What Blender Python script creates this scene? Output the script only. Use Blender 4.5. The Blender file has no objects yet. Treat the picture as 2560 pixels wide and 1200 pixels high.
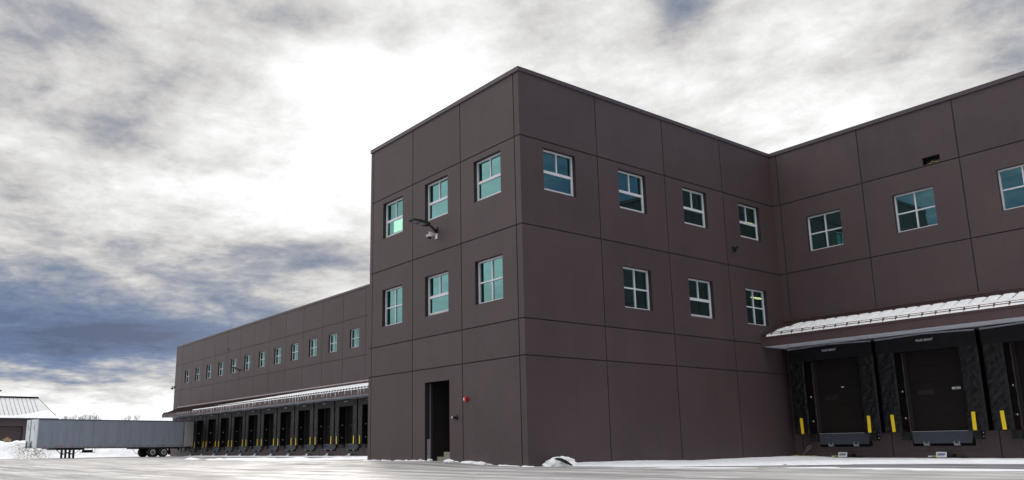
import bpy, math, random
from mathutils import Vector, Matrix, noise
from math import radians as R
random.seed(7)
D = bpy.data
C = bpy.context.scene.collection
sc = bpy.context.scene
WY = 14.62          # plane of the long dock wall (outside face looks to -Y)
TW = 9.74           # width of the tower's door face

# ------------------------------------------------------------------ materials
def newmat(name):
    m = D.materials.new(name); m.use_nodes = True
    nt = m.node_tree; nt.nodes.clear()
    return m, nt
def nd(nt, t, **k):
    n = nt.nodes.new(t)
    for a, b in k.items():
        if a in n.inputs: n.inputs[a].default_value = b
        else: setattr(n, a, b)
    return n
def col(c): return (c[0], c[1], c[2], 1)
def mat(name, c, rough=.6, metal=0., var=.12, scale=6., bump=0., bscale=60., c2=None, spec=.5, stretch=None, space='Object', fine=0., finescale=180.):
    """principled with a noise-mottled base colour and optional noise bump"""
    m, nt = newmat(name)
    out = nd(nt, 'ShaderNodeOutputMaterial'); p = nd(nt, 'ShaderNodeBsdfPrincipled')
    nt.links.new(p.outputs[0], out.inputs[0])
    p.inputs['Roughness'].default_value = rough; p.inputs['Metallic'].default_value = metal
    p.inputs['Specular IOR Level'].default_value = spec
    tc = nd(nt, 'ShaderNodeTexCoord'); mp = nd(nt, 'ShaderNodeMapping')
    if stretch: mp.inputs['Scale'].default_value = stretch
    nt.links.new(tc.outputs[space], mp.inputs[0])
    n = nd(nt, 'ShaderNodeTexNoise'); n.inputs['Scale'].default_value = scale; n.inputs['Detail'].default_value = 6
    n.inputs['Roughness'].default_value = .65
    nt.links.new(mp.outputs[0], n.inputs['Vector'])
    mix = nd(nt, 'ShaderNodeMix', data_type='RGBA')
    rp = nd(nt, 'ShaderNodeMapRange'); rp.inputs[1].default_value = .3; rp.inputs[2].default_value = .7
    nt.links.new(n.outputs[0], rp.inputs[0]); nt.links.new(rp.outputs[0], mix.inputs[0])
    a = [x*(1-var) for x in c]; b = c2 if c2 else [x*(1+var) for x in c]
    mix.inputs[6].default_value = col(a); mix.inputs[7].default_value = col(b)
    last = mix.outputs[2]
    if fine:
        f = nd(nt, 'ShaderNodeTexNoise'); f.inputs['Scale'].default_value = finescale; f.inputs['Detail'].default_value = 2
        nt.links.new(tc.outputs['Object'], f.inputs['Vector'])
        fr = nd(nt, 'ShaderNodeMapRange'); fr.inputs[1].default_value = .25; fr.inputs[2].default_value = .75
        fr.inputs[3].default_value = 1-fine; fr.inputs[4].default_value = 1+fine
        nt.links.new(f.outputs[0], fr.inputs[0])
        vm = nd(nt, 'ShaderNodeVectorMath', operation='SCALE')
        nt.links.new(last, vm.inputs[0]); nt.links.new(fr.outputs[0], vm.inputs[3]); last = vm.outputs[0]
    nt.links.new(last, p.inputs['Base Color'])
    if bump:
        bn = nd(nt, 'ShaderNodeTexNoise'); bn.inputs['Scale'].default_value = bscale; bn.inputs['Detail'].default_value = 4
        nt.links.new(mp.outputs[0], bn.inputs['Vector'])
        bp = nd(nt, 'ShaderNodeBump'); bp.inputs['Strength'].default_value = min(1, bump); bp.inputs['Distance'].default_value = .02
        nt.links.new(bn.outputs[0], bp.inputs['Height']); nt.links.new(bp.outputs[0], p.inputs['Normal'])
    return m
PAINT = (.066, .0440, .0480)
M = {}
M['wall'] = mat('brown_wall_paint', PAINT, .55, var=.13, scale=.45, bump=.45, bscale=34, fine=.42, finescale=42)
def weather(m):
    """rain streaks down the face and a pale salt splash near the foot, on top of the paint"""
    nt = m.node_tree; p = [n for n in nt.nodes if n.type == 'BSDF_PRINCIPLED'][0]; src = p.inputs['Base Color'].links[0].from_socket
    tc = nd(nt, 'ShaderNodeTexCoord'); mp = nd(nt, 'ShaderNodeMapping'); mp.inputs['Scale'].default_value = (3.2, 3.2, .11); nt.links.new(tc.outputs['Object'], mp.inputs[0])
    n = nd(nt, 'ShaderNodeTexNoise'); n.inputs['Scale'].default_value = 1.; n.inputs['Detail'].default_value = 5; nt.links.new(mp.outputs[0], n.inputs['Vector'])
    r = nd(nt, 'ShaderNodeMapRange'); r.inputs[1].default_value = .35; r.inputs[2].default_value = .7; r.inputs[3].default_value = .975; r.inputs[4].default_value = 1.04; nt.links.new(n.outputs[0], r.inputs[0])
    v = nd(nt, 'ShaderNodeVectorMath', operation='SCALE'); nt.links.new(src, v.inputs[0]); nt.links.new(r.outputs[0], v.inputs[3])
    sp = nd(nt, 'ShaderNodeSeparateXYZ'); nt.links.new(tc.outputs['Object'], sp.inputs[0])
    n2 = nd(nt, 'ShaderNodeTexNoise'); n2.inputs['Scale'].default_value = 2.3; n2.inputs['Detail'].default_value = 6; nt.links.new(tc.outputs['Object'], n2.inputs['Vector'])
    ad = nd(nt, 'ShaderNodeMath', operation='MULTIPLY_ADD'); nt.links.new(n2.outputs[0], ad.inputs[0]); ad.inputs[1].default_value = 1.1; nt.links.new(sp.outputs[2], ad.inputs[2])
    f = nd(nt, 'ShaderNodeMapRange'); f.inputs[1].default_value = .95; f.inputs[2].default_value = .45; f.inputs[3].default_value = 0; f.inputs[4].default_value = .05; nt.links.new(ad.outputs[0], f.inputs[0])
    mx = nd(nt, 'ShaderNodeMix', data_type='RGBA'); nt.links.new(f.outputs[0], mx.inputs[0]); nt.links.new(v.outputs[0], mx.inputs[6]); mx.inputs[7].default_value = (.30, .28, .27, 1)
    nt.links.new(mx.outputs[2], p.inputs['Base Color'])
weather(M['wall'])
for k_, f_ in (('wall_b', .945), ('wall_c', 1.05)):
    M[k_] = mat('brown_wall_paint', tuple(c*f_ for c in PAINT), .55, var=.13, scale=.45, bump=.45, bscale=34, fine=.42, finescale=42); weather(M[k_])
M['groove'] = mat('joint_caulk', (.035, .024, .027), .8)
M['reveal_dark'] = mat('dark_opening_sides', (.020, .015, .017), .6)  # sides of shallow openings, darker than the wall colour
M['coping'] = mat('coping_metal', (.095, .072, .085), .40, metal=.3, var=.05, scale=2)
M['brown_metal'] = mat('dark_brown_metal', (.075, .042, .042), .45, metal=.2, var=.15, scale=4)
M['fascia'] = mat('fascia_metal', (.085, .052, .056), .5, metal=.1, var=.12, scale=3, fine=.15)
M['soffit'] = mat('soffit_panel', (.72, .74, .80), .5, var=.06)
M['frame'] = mat('white_window_frame', (.68, .68, .74), .4, var=.04)
M['dark'] = mat('interior_dark', (.02, .018, .018), .9)
M['recess'] = mat('recess_shade_brown', (.014, .011, .011), .8, var=.15, scale=3)  # shade of recesses and jambs put into this near-black brown
M['door'] = mat('dock_door_brown', (.014, .0095, .0095), .7, var=.15, scale=2, fine=.1, spec=.2)
M['vinyl'] = mat('black_vinyl', (.0045, .0045, .006), .34, var=.3, scale=5, bump=1, bscale=11, stretch=(1.6, 1.6, .8), spec=.34)
M['vinyl_flat'] = mat('black_vinyl_flat', (.008, .0075, .010), .42, var=.25, scale=5, bump=.5, bscale=9, spec=.2)
M['yellow'] = mat('yellow_tape', (.83, .58, .01), .5, var=.06, scale=8)
M['lip'] = mat('steel_blue_grey', (.042, .050, .070), .6, metal=.1, var=.15, scale=9, fine=.2)
M['steel'] = mat('grey_steel', (.30, .33, .37), .4, metal=.4, var=.25, scale=20)
M['rubber'] = mat('black_rubber', (.012, .012, .013), .7, var=.3)
M['white'] = mat('white_plastic', (.72, .73, .76), .35, var=.04)
M['print'] = mat('white_print', (.36, .36, .40), .5, var=.1)
M['bolt'] = mat('bright_bolt', (.7, .7, .72), .35, metal=.3)
M['blue'] = mat('blue_label', (.02, .06, .28), .5, var=.1)
M['red'] = mat('red_plastic', (.36, .006, .014), .3, var=.1)
M['black'] = mat('black_paint', (.006, .008, .009), .4, var=.2)
M['led'] = mat('lamp_lens', (.32, .34, .36), .3, var=.5, scale=40)
M['rust'] = mat('rusty_brown_rail', (.15, .07, .05), .6, var=.35, scale=9)
M['concrete'] = mat('concrete', (.27, .25, .21), .85, var=.2, scale=6, bump=.3)
M['trailer'] = mat('trailer_side', (.27, .31, .375), .42, metal=.15, var=.11, scale=1.6, fine=.06, finescale=30, stretch=(1, 1, .25))
M['trailer_front'] = mat('trailer_front', (.70, .76, .82), .45, var=.08, scale=2.5)
M['trailer_rail'] = mat('trailer_rail', (.10, .11, .17), .45, metal=.2, var=.15)
M['trailer_post'] = mat('trailer_post', (.23, .27, .34), .45, metal=.15, var=.1)
M['trailer_sill'] = mat('trailer_sill', (.24, .26, .28), .5, metal=.2, var=.2, scale=6)
M['trailer_door'] = mat('trailer_door', (.36, .36, .37), .5, var=.06)
M['reflector'] = mat('red_reflector', (.42, .03, .06), .4, var=.3, scale=20)
M['rim'] = mat('wheel_rim', (.55, .56, .6), .35, metal=.4, var=.2, scale=10)
M['hub'] = mat('wheel_hub', (.12, .12, .14), .5, metal=.3)
M['roofsheet'] = mat('pale_roof_sheet', (.62, .64, .66), .45, var=.06, scale=.8)
M['seam'] = mat('roof_seam', (.26, .24, .2), .6)
M['garage_wall'] = mat('garage_wall', (.068, .050, .053), .8, var=.12, scale=2)
M['garage_door'] = mat('garage_door', (.05, .032, .036), .7, var=.1)
M['bark'] = mat('grey_bark', (.16, .15, .16), .95, var=.2)
M['twig'] = mat('grey_twigs', (.26, .255, .26), .95, var=.2)
M['pale_flash'] = mat('pale_flashing', (.42, .36, .38), .4, metal=.2, var=.08)
M['straw'] = mat('dry_straw', (.42, .32, .16), .9, var=.35, scale=30)
M['roofing'] = mat('roof_membrane', (.35, .35, .35), .9)
M['lime'] = mat('yellow_green_strap', (.50, .50, .02), .6, var=.3, scale=20)

# window glass: tinted mirror coat over a little see-through
def glass():
    m, nt = newmat('tinted_window_glass')
    out = nd(nt, 'ShaderNodeOutputMaterial'); mx = nd(nt, 'ShaderNodeMixShader'); mx.inputs[0].default_value = .93
    tr = nd(nt, 'ShaderNodeBsdfTransparent'); tr.inputs[0].default_value = (.55, .75, .68, 1)
    gl = nd(nt, 'ShaderNodeBsdfGlossy'); gl.inputs['Color'].default_value = (.165, .335, .335, 1); gl.inputs['Roughness'].default_value = .015
    tc = nd(nt, 'ShaderNodeTexCoord'); n = nd(nt, 'ShaderNodeTexNoise'); n.inputs['Scale'].default_value = 1.1; n.inputs['Detail'].default_value = 1
    nt.links.new(tc.outputs['Object'], n.inputs['Vector'])
    b = nd(nt, 'ShaderNodeBump'); b.inputs['Strength'].default_value = .12; b.inputs['Distance'].default_value = .02
    nt.links.new(n.outputs[0], b.inputs['Height']); nt.links.new(b.outputs[0], gl.inputs['Normal'])
    nt.links.new(tr.outputs[0], mx.inputs[1]); nt.links.new(gl.outputs[0], mx.inputs[2]); nt.links.new(mx.outputs[0], out.inputs[0])
    return m
M['glass'] = glass()
def emit(name, c, s):
    m, nt = newmat(name); out = nd(nt, 'ShaderNodeOutputMaterial'); e = nd(nt, 'ShaderNodeEmission')
    e.inputs[0].default_value = col(c); e.inputs[1].default_value = s; nt.links.new(e.outputs[0], out.inputs[0]); return m
M['tube'] = emit('lit_tube', (1, .90, .42), 14); M['lit_panel'] = emit('lit_wall_panel', (.75, 1, .72), 13)
def snowmat(name, dirty=0.):
    m, nt = newmat(name)
    out = nd(nt, 'ShaderNodeOutputMaterial'); p = nd(nt, 'ShaderNodeBsdfPrincipled'); nt.links.new(p.outputs[0], out.inputs[0])
    p.inputs['Roughness'].default_value = .75; p.inputs['Specular IOR Level'].default_value = .3
    tc = nd(nt, 'ShaderNodeTexCoord')
    n = nd(nt, 'ShaderNodeTexNoise'); n.inputs['Scale'].default_value = 3; n.inputs['Detail'].default_value = 8; n.inputs['Roughness'].default_value = .7
    nt.links.new(tc.outputs['Object'], n.inputs['Vector'])
    cr = nd(nt, 'ShaderNodeValToRGB')
    cr.color_ramp.elements[0].position = .3; cr.color_ramp.elements[0].color = (.74, .77, .84, 1)
    cr.color_ramp.elements[1].position = .6; cr.color_ramp.elements[1].color = (.90, .91, .93, 1)
    nt.links.new(n.outputs[0], cr.inputs[0]); last = cr.outputs[0]
    if dirty:
        at = nd(nt, 'ShaderNodeAttribute', attribute_name='dirt')
        n2 = nd(nt, 'ShaderNodeTexNoise'); n2.inputs['Scale'].default_value = 4.5; n2.inputs['Detail'].default_value = 5
        nt.links.new(tc.outputs['Object'], n2.inputs['Vector'])
        r2 = nd(nt, 'ShaderNodeMapRange'); r2.inputs[1].default_value = .42; r2.inputs[2].default_value = .58
        nt.links.new(n2.outputs[0], r2.inputs[0])
        mu = nd(nt, 'ShaderNodeMath', operation='MULTIPLY'); nt.links.new(at.outputs['Fac'], mu.inputs[0]); nt.links.new(r2.outputs[0], mu.inputs[1])
        mx = nd(nt, 'ShaderNodeMix', data_type='RGBA'); nt.links.new(mu.outputs[0], mx.inputs[0]); nt.links.new(last, mx.inputs[6])
        mx.inputs[7].default_value = (.30, .27, .23, 1); last = mx.outputs[2]
    nt.links.new(last, p.inputs['Base Color'])
    bn = nd(nt, 'ShaderNodeTexNoise'); bn.inputs['Scale'].default_value = 6; bn.inputs['Detail'].default_value = 8
    nt.links.new(tc.outputs['Object'], bn.inputs['Vector'])
    bp = nd(nt, 'ShaderNodeBump'); bp.inputs['Strength'].default_value = .7; bp.inputs['Distance'].default_value = .06
    nt.links.new(bn.outputs[0], bp.inputs['Height']); nt.links.new(bp.outputs[0], p.inputs['Normal'])
    return m
M['snow'] = snowmat('snow'); M['snow_dirty'] = snowmat('snow_with_grit', 1.)
M['ice'] = mat('icicle_ice', (.72, .75, .82), .15, var=.05)

# ------------------------------------------------------------------ mesh helper
class MB:
    def __init__(s): s.v = []; s.f = []; s.mi = []; s.slots = []; s.cur = 0; s.smooth = False; s.sm = []
    def mat(s, m):
        if m not in s.slots: s.slots.append(m)
        s.cur = s.slots.index(m); return s
    def face(s, pts):
        i = len(s.v); s.v += [tuple(p) for p in pts]; s.f.append(list(range(i, i+len(pts)))); s.mi.append(s.cur); s.sm.append(s.smooth)
    def box(s, x0, x1, y0, y1, z0, z1, T=None):
        c = [Vector((x, y, z)) for z in (z0, z1) for y in (y0, y1) for x in (x0, x1)]
        if T: c = [T @ p for p in c]
        i = len(s.v); s.v += [tuple(p) for p in c]
        for q in ((0, 2, 3, 1), (4, 5, 7, 6), (0, 1, 5, 4), (2, 6, 7, 3), (0, 4, 6, 2), (1, 3, 7, 5)):
            s.f.append([i+k for k in q]); s.mi.append(s.cur); s.sm.append(False)
        return s
    def prism(s, poly, a, axis='x', b=None):
        """extrude a 2-D polygon between a and b along an axis"""
        n = len(poly); i = len(s.v)
        for t in (a, b):
            for (p, q) in poly: s.v.append((t, p, q) if axis == 'x' else ((p, t, q) if axis == 'y' else (p, q, t)))
        s.f.append([i+k for k in range(n)][::-1]); s.f.append([i+n+k for k in range(n)])
        for k in range(n):
            k2 = (k+1) % n; s.f.append([i+k, i+k2, i+n+k2, i+n+k])
        s.mi += [s.cur]*(n+2); s.sm += [False]*(n+2); return s
    def tube(s, pts, r, n=8, caps=True, smooth=True):
        pts = [Vector(p) for p in pts]; rr = r if isinstance(r, (list, tuple)) else [r]*len(pts)
        rings = []
        for k, p in enumerate(pts):
            d = (pts[min(k+1, len(pts)-1)]-pts[max(k-1, 0)]).normalized()
            u = d.cross(Vector((0, 0, 1)) if abs(d.z) < .9 else Vector((1, 0, 0))).normalized(); w = d.cross(u)
            i = len(s.v); rings.append(i)
            for j in range(n):
                a = 2*math.pi*j/n; s.v.append(tuple(p+rr[k]*(math.cos(a)*u+math.sin(a)*w)))
        for a, b in zip(rings, rings[1:]):
            for j in range(n):
                j2 = (j+1) % n; s.f.append([a+j, a+j2, b+j2, b+j]); s.mi.append(s.cur); s.sm.append(smooth)
        if caps:
            s.f.append([rings[0]+j for j in range(n)][::-1]); s.f.append([rings[-1]+j for j in range(n)])
            s.mi += [s.cur]*2; s.sm += [False]*2
        return s
    def grid(s, fn, nu, nv, smooth=True):
        i = len(s.v)
        for a in range(nu+1):
            for b in range(nv+1): s.v.append(tuple(fn(a/nu, b/nv)))
        for a in range(nu):
            for b in range(nv):
                q = i+a*(nv+1)+b; s.f.append([q, q+nv+1, q+nv+2, q+1]); s.mi.append(s.cur); s.sm.append(smooth)
        return s
    def build(s, name, m=None, parent=None, loc=(0, 0, 0), rot=(0, 0, 0)):
        if m and not s.slots: s.slots = [m]
        me = D.meshes.new(name); me.from_pydata(s.v, [], s.f)
        for x in s.slots: me.materials.append(x)
        me.polygons.foreach_set('material_index', s.mi); me.polygons.foreach_set('use_smooth', s.sm)
        me.update(); o = D.objects.new(name, me); C.objects.link(o); o.location = loc; o.rotation_euler = rot
        if parent: o.parent = parent
        return o
def bx(*a): return MB().box(*a)
def empty(name, loc=(0, 0, 0), rz=0):
    o = D.objects.new(name, None); C.objects.link(o); o.location = loc; o.rotation_euler = (0, 0, rz); o.empty_display_size = .3; return o
def tag(o, label=None, cat=None, group=None, kind=None):
    if label: o['label'] = label
    if cat: o['category'] = cat
    if group: o['group'] = group
    if kind: o['kind'] = kind
    return o
def copy_tree(o, parent=None, loc=None):
    kids = list(o.children); c = o.copy(); C.objects.link(c)
    if parent: c.parent = parent
    if loc is not None: c.location = loc
    for k in kids: copy_tree(k, c)
    return c

# ------------------------------------------------------------------ panelled wall with real joints and openings
JW, JD = .040, .028
def facade(mb, org, u, n, us, zs, holes):
    """us/zs: joint positions incl. both ends; holes: (u0,u1,z0,z1,depth); n outward"""
    org = Vector(org); u = Vector(u); n = Vector(n)
    flip = u.cross(Vector((0, 0, 1))).dot(n) < 0
    def P(a, z, d): return org+u*a+Vector((0, 0, z))-n*d
    def quad(a, b, c, d):
        mb.face([d, c, b, a] if flip else [a, b, c, d])
    def cut(a0, a1, z0, z1, d):
        hs = [h for h in holes if h[0] < a1-1e-6 and h[1] > a0+1e-6 and h[2] < z1-1e-6 and h[3] > z0+1e-6]
        A = sorted({a0, a1, *[min(max(x, a0), a1) for h in hs for x in h[:2]]}); Z = sorted({z0, z1, *[min(max(x, z0), z1) for h in hs for x in h[2:4]]})
        for i in range(len(A)-1):
            for j in range(len(Z)-1):
                ca, cz = (A[i]+A[i+1])/2, (Z[j]+Z[j+1])/2
                if any(h[0] < ca < h[1] and h[2] < cz < h[3] for h in hs): continue
                quad(P(A[i], Z[j], d), P(A[i+1], Z[j], d), P(A[i+1], Z[j+1], d), P(A[i], Z[j+1], d))
    for i in range(len(us)-1):
        a0 = us[i]+(JW/2 if i else 0); a1 = us[i+1]-(JW/2 if i < len(us)-2 else 0)
        for j in range(len(zs)-1):
            z0 = zs[j]+(JW/2 if j else 0); z1 = zs[j+1]-(JW/2 if j < len(zs)-2 else 0)
            mb.mat(M[('wall', 'wall_b', 'wall_c')[int(abs(noise.noise((a0*3.7+org.y, z0*5.1, 2)))*97) % 3]]); cut(a0, a1, z0, z1, 0)
            for (p, q) in (((a0, z0), (a1, z0)), ((a1, z0), (a1, z1)), ((a1, z1), (a0, z1)), ((a0, z1), (a0, z0))):
                if (p[0] == q[0] and p[0] in (us[0], us[-1])) or (p[1] == q[1] and p[1] in (zs[0], zs[-1])): continue
                if any(h[2] <= z0+1e-6 for h in holes if h[0] < (p[0]+q[0])/2 < h[1]) and p[1] == q[1] == z0: continue
                quad(P(*p, JD), P(*q, JD), P(*q, 0), P(*p, 0))
        mb.mat(M['groove'])
        cut(us[i] if i == 0 else us[i]-1e-9, us[i+1], zs[0], zs[-1], JD)
    for h in holes:
        mb.mat(M['recess'] if h[4] >= .3 else M['reveal_dark'])
        a0, a1, z0, z1, dp = h
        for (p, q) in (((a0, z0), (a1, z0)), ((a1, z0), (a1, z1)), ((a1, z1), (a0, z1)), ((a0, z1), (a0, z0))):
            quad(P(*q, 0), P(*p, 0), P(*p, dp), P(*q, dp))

# ------------------------------------------------------------------ the building
B = empty('warehouse', (0, 0, 0))
tag(B, 'dark brown panelled warehouse with a three-storey corner block and long loading dock wings', 'building')
Z1, Z2, Z3, Z4, ZT = 10.755, 7.70, 4.60, 3.42, 13.06
WIN = []   # (origin corner, axis, type)
upz, loz, wgz = (9.02, 10.52), (5.37, 6.88), (8.45, 9.95)
RV = .225
# door face of the tower
L_win = [(-8.71, -7.21), (-5.62, -4.12), (-2.53, -1.03)]
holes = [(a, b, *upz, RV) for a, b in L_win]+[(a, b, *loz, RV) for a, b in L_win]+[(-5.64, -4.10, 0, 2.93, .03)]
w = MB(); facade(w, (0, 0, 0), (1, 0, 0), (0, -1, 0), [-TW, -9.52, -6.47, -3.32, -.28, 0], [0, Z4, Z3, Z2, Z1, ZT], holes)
w.build('wall', parent=B)
# long side face of the tower (looks to +X)
R_win = [(1.03, 2.53), (4.71, 6.20), (8.37, 9.86), (12.01, 13.48)]
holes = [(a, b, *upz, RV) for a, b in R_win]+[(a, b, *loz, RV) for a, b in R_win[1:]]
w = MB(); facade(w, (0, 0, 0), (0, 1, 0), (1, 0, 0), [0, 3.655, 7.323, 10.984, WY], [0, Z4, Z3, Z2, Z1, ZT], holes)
w.build('wall', parent=B)
# hidden return face of the tower
w = MB(); facade(w, (-TW, WY, 0), (0, -1, 0), (-1, 0, 0), [0, 3.655, 7.323, 10.984, WY], [0, Z4, Z3, Z2, Z1, ZT], [])
w.build('wall', parent=B)
# right wing
DOCK_R = [2.145, 5.775, 9.41, 13.04]
RJ = [0.001, .335]+[3.966+3.63*k for k in range(8)]
RJ.append(33.)
dz0, dz1 = .44, 3.95
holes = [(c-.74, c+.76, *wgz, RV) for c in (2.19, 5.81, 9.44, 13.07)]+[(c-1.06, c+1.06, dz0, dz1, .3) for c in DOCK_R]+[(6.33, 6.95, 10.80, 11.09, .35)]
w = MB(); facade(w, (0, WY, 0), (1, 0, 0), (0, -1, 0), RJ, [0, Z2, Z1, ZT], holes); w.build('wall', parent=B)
# left wing
N1 = -35.60; SP = 3.658; XE = -82.0
LJ = sorted([XE]+[N1-SP*k for k in range(13)]+[-31.94, -28.28, -24.63, -20.97, -17.31, -13.65, -TW-.001])
DOCK_L = [-33.77, -30.11]+[-37.43-SP*k for k in range(12)]
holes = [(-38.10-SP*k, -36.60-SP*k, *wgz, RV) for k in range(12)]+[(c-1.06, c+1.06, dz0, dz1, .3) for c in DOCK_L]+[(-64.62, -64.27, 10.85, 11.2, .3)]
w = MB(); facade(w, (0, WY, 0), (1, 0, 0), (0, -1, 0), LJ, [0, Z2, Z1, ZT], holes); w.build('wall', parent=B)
# end walls, back wall and the roof that close the shell
w = MB().mat(M['wall']); w.box(XE, XE+.25, WY+.36, 55, 0, ZT).box(32.7, 33, WY+.36, 55, 0, ZT).box(XE, 33, 55, 55.3, 0, ZT)
w.face([(XE, WY+.36, 0), (XE, WY, 0), (XE, WY, ZT), (XE, WY+.36, ZT)])
w.build('wall', parent=B)
r = MB().mat(M['roofing']); r.box(XE+.02, 32.98, WY+.4, 54.98, ZT-.5, ZT-.3).box(-TW+.03, -.03, .4, WY+.4, ZT-.5, ZT-.3); r.build('roof', parent=B)
# coping
def coping(segs):
    c = MB().mat(M['coping'])
    for (x0, x1, y0, y1) in segs:
        c.box(x0, x1, y0, y1, ZT-.005, ZT+.135)
    return c
cp = MB().mat(M['coping'])
def cop(x0, x1, y0, y1, ax, step=3.05):
    """coping cap in real lengths with tiny laps between pieces"""
    a, b = (x0, x1) if ax == 'x' else (y0, y1); t = a; k = 0
    while t < b-1e-6:
        e = min(t+step, b); g = .004 if e < b else 0
        if ax == 'x': cp.box(t, e-g, y0, y1, ZT-.01, ZT+.135)
        else: cp.box(x0, x1, t, e-g, ZT-.01, ZT+.135)
        t = e; k += 1
    # drip edge
    if ax == 'x': cp.box(x0, x1, y0-.012, y0-.001, ZT-.03, ZT+.012)
cop(-TW-.03, .03, -.035, .30, 'x'); cop(-.30, .035, .302, WY-.04, 'y'); cop(-TW-.035, -TW+.3, .302, WY-.04, 'y')
cop(-.30, 33, WY-.038, WY+.30, 'x'); cop(XE-.03, -TW+.30, WY-.038, WY+.30, 'x')
cp.build('coping', parent=B)
w = MB().mat(M['wall'])   # corner trims closing the tower's outer edges are flush paint; parapet backs
w.box(-TW+.05, -.05, .28, .36, ZT-.4, ZT-.02); w.box(-.36, -.28, .37, WY, ZT-.4, ZT-.02)
w.build('parapet', parent=B)

# windows: frame (part) > pane (sub-part)
def sheet(a, b, y, z0, z1): return [(a, y, z0), (b, y, z0), (b, y, z1), (a, y, z1)]
def window_proto(kind, w_, h_):
    f = MB().mat(M['frame']); t = .055; d0, d1 = .145, .21
    f.box(0, t, d0, d1, 0, h_); f.box(w_-t, w_, d0, d1, 0, h_); f.box(t, w_-t, d0+.002, d1, 0, t+.012); f.box(t, w_-t, d0+.002, d1, h_-t, h_)
    mid = h_*(.5 if kind == 4 else .47)
    if kind == 4:
        f.box(t, w_-t, d0+.006, d1-.004, mid-.024, mid+.024)
        f.box(w_/2-.024, w_/2+.024, d0+.006, d1-.006, t+.012, mid-.024); f.box(w_/2-.024, w_/2+.024, d0+.006, d1-.006, mid+.024, h_-t)
        p = MB(); p.face(sheet(t-.01, w_-t+.01, d1-.02, t, h_-t+.01))
    else:
        f.box(t, w_-t, d0+.01, d1-.004, mid+.012, mid+.06)
        f.box(w_/2-.022, w_/2+.022, d0+.012, d1-.006, mid+.06, h_-t)
        # operable lower sash, a little proud
        f.box(t, w_-t, d0-.012, d1-.008, mid-.046, mid+.011); f.box(t+.001, w_-t-.001, d0-.012, d1-.008, t+.0125, t+.06)
        f.box(t, t+.045, d0-.011, d1-.008, t+.06, mid-.046); f.box(w_-t-.045, w_-t, d0-.011, d1-.008, t+.06, mid-.046)
        p = MB(); p.face(sheet(t-.01, w_-t+.01, d1-.02, mid+.03, h_-t+.01)); p.face(sheet(t+.03, w_-t-.03, d0+.02, t+.04, mid-.03))
    fo = f.build('window'); po = p.build('pane', M['glass'], fo)
    return fo
def first(o): o['_used'] = 0; return o
protos = {}
def place_window(kind, x, y, z, rz, w_, h_):
    key = (kind, round(w_, 2), round(h_, 2))
    if key not in protos:
        o = window_proto(kind, w_, h_); protos[key] = o
    else: o = copy_tree(protos[key])
    o.parent = B; o.location = (x, y, z); o.rotation_euler = (0, 0, rz)
for i, (a, b) in enumerate(L_win):
    place_window(3, a, 0, upz[0], 0, 1.5, 1.5)
    place_window(3 if i == 1 else 4, a, 0, loz[0], 0, 1.5, 1.51)
for i, (a, b) in enumerate(R_win):
    place_window(3, 0, a, upz[0], R(90), b-a, 1.5)
    if i: place_window(3 if i == 2 else 4, 0, a, loz[0], R(90), b-a, 1.51)
for c in (2.19, 5.81, 9.44, 13.07): place_window(4, c-.74, WY, wgz[0], 0, 1.5, 1.5)
for k in range(12): place_window(4, -38.10-SP*k, WY, wgz[0], 0, 1.5, 1.5)

# inside of the tower: floors, and the lit tubes seen through the glass
fl = MB().mat(M['dark']); fl.box(-TW+.1, -.25, .4, 26, 7.55, 7.75).box(-TW+.1, -.25, 1.75, 26, 4.2, 4.4).box(-TW+.1, -.25, .4, 26, 11.15, 11.3)
fl.build('floor', parent=B)
fw = MB().mat(M['dark']); fw.box(-TW+.1, -.25, 26, 26.1, 3.1, 12.4).box(-9.6, -9.5, 1.8, 26, 3.1, 12.4)
fw.build('inner_wall', parent=B)
for (x, y0, y1, z) in ((-2.5, 16.2, 17.0, 7.27), (-8, 18.9, 19.84, 7.38), (-2.5, 16.15, 16.85, 10.88)):
    t = MB().mat(M['tube']); t.tube([(x, y0, z), (x, y1, z)], .045, 8); t.mat(M['white']); t.box(x-.05, x+.05, y0, y1, z+.03, z+.1)
    tag(t.build('ceiling_lamp'), {7.27: 'lit yellow tube lamp behind the lower window nearest the inner corner', 7.38: 'lit yellow tube lamp seen low in the middle lower window of the shaded side',
        10.88: 'lit yellow tube lamp behind the upper window nearest the inner corner'}[z], 'lamp')

t = MB().mat(M['lit_panel']); t.box(-8.83, -7.9, .60, .62, 9.41, 10.0)
tag(t.build('light_panel'), 'lit pale green panel behind the lower sash of the upper left window', 'lamp')
# doorway recess with the stair inside
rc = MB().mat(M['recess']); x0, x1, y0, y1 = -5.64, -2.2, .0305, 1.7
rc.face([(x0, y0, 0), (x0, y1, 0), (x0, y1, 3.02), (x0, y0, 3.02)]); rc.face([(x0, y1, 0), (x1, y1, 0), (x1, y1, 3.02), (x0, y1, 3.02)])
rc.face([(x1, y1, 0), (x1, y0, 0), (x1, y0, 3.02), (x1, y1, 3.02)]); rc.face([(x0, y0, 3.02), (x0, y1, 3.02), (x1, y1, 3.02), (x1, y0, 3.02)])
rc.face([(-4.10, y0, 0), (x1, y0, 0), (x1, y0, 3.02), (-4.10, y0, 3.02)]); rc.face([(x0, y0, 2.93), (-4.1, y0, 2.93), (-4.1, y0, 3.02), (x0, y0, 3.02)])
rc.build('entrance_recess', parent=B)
jb = MB().mat(M['steel']); jb.box(-5.638, -5.615, .215, .240, .1, 2.9); jb.mat(M['recess']); jb.box(-5.638, -5.56, .25, .33, .05, 2.92)
jb.build('door_frame', parent=B)
ft = MB().mat(M['pale_flash'])
for k in range(26):
    z = .12+k*.03; ft.box(-5.637, -5.632, .10+.03*noise.noise((k*.4, 0, 0)), .213, z, z+.029)
ft.build('frost', parent=B)
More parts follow.
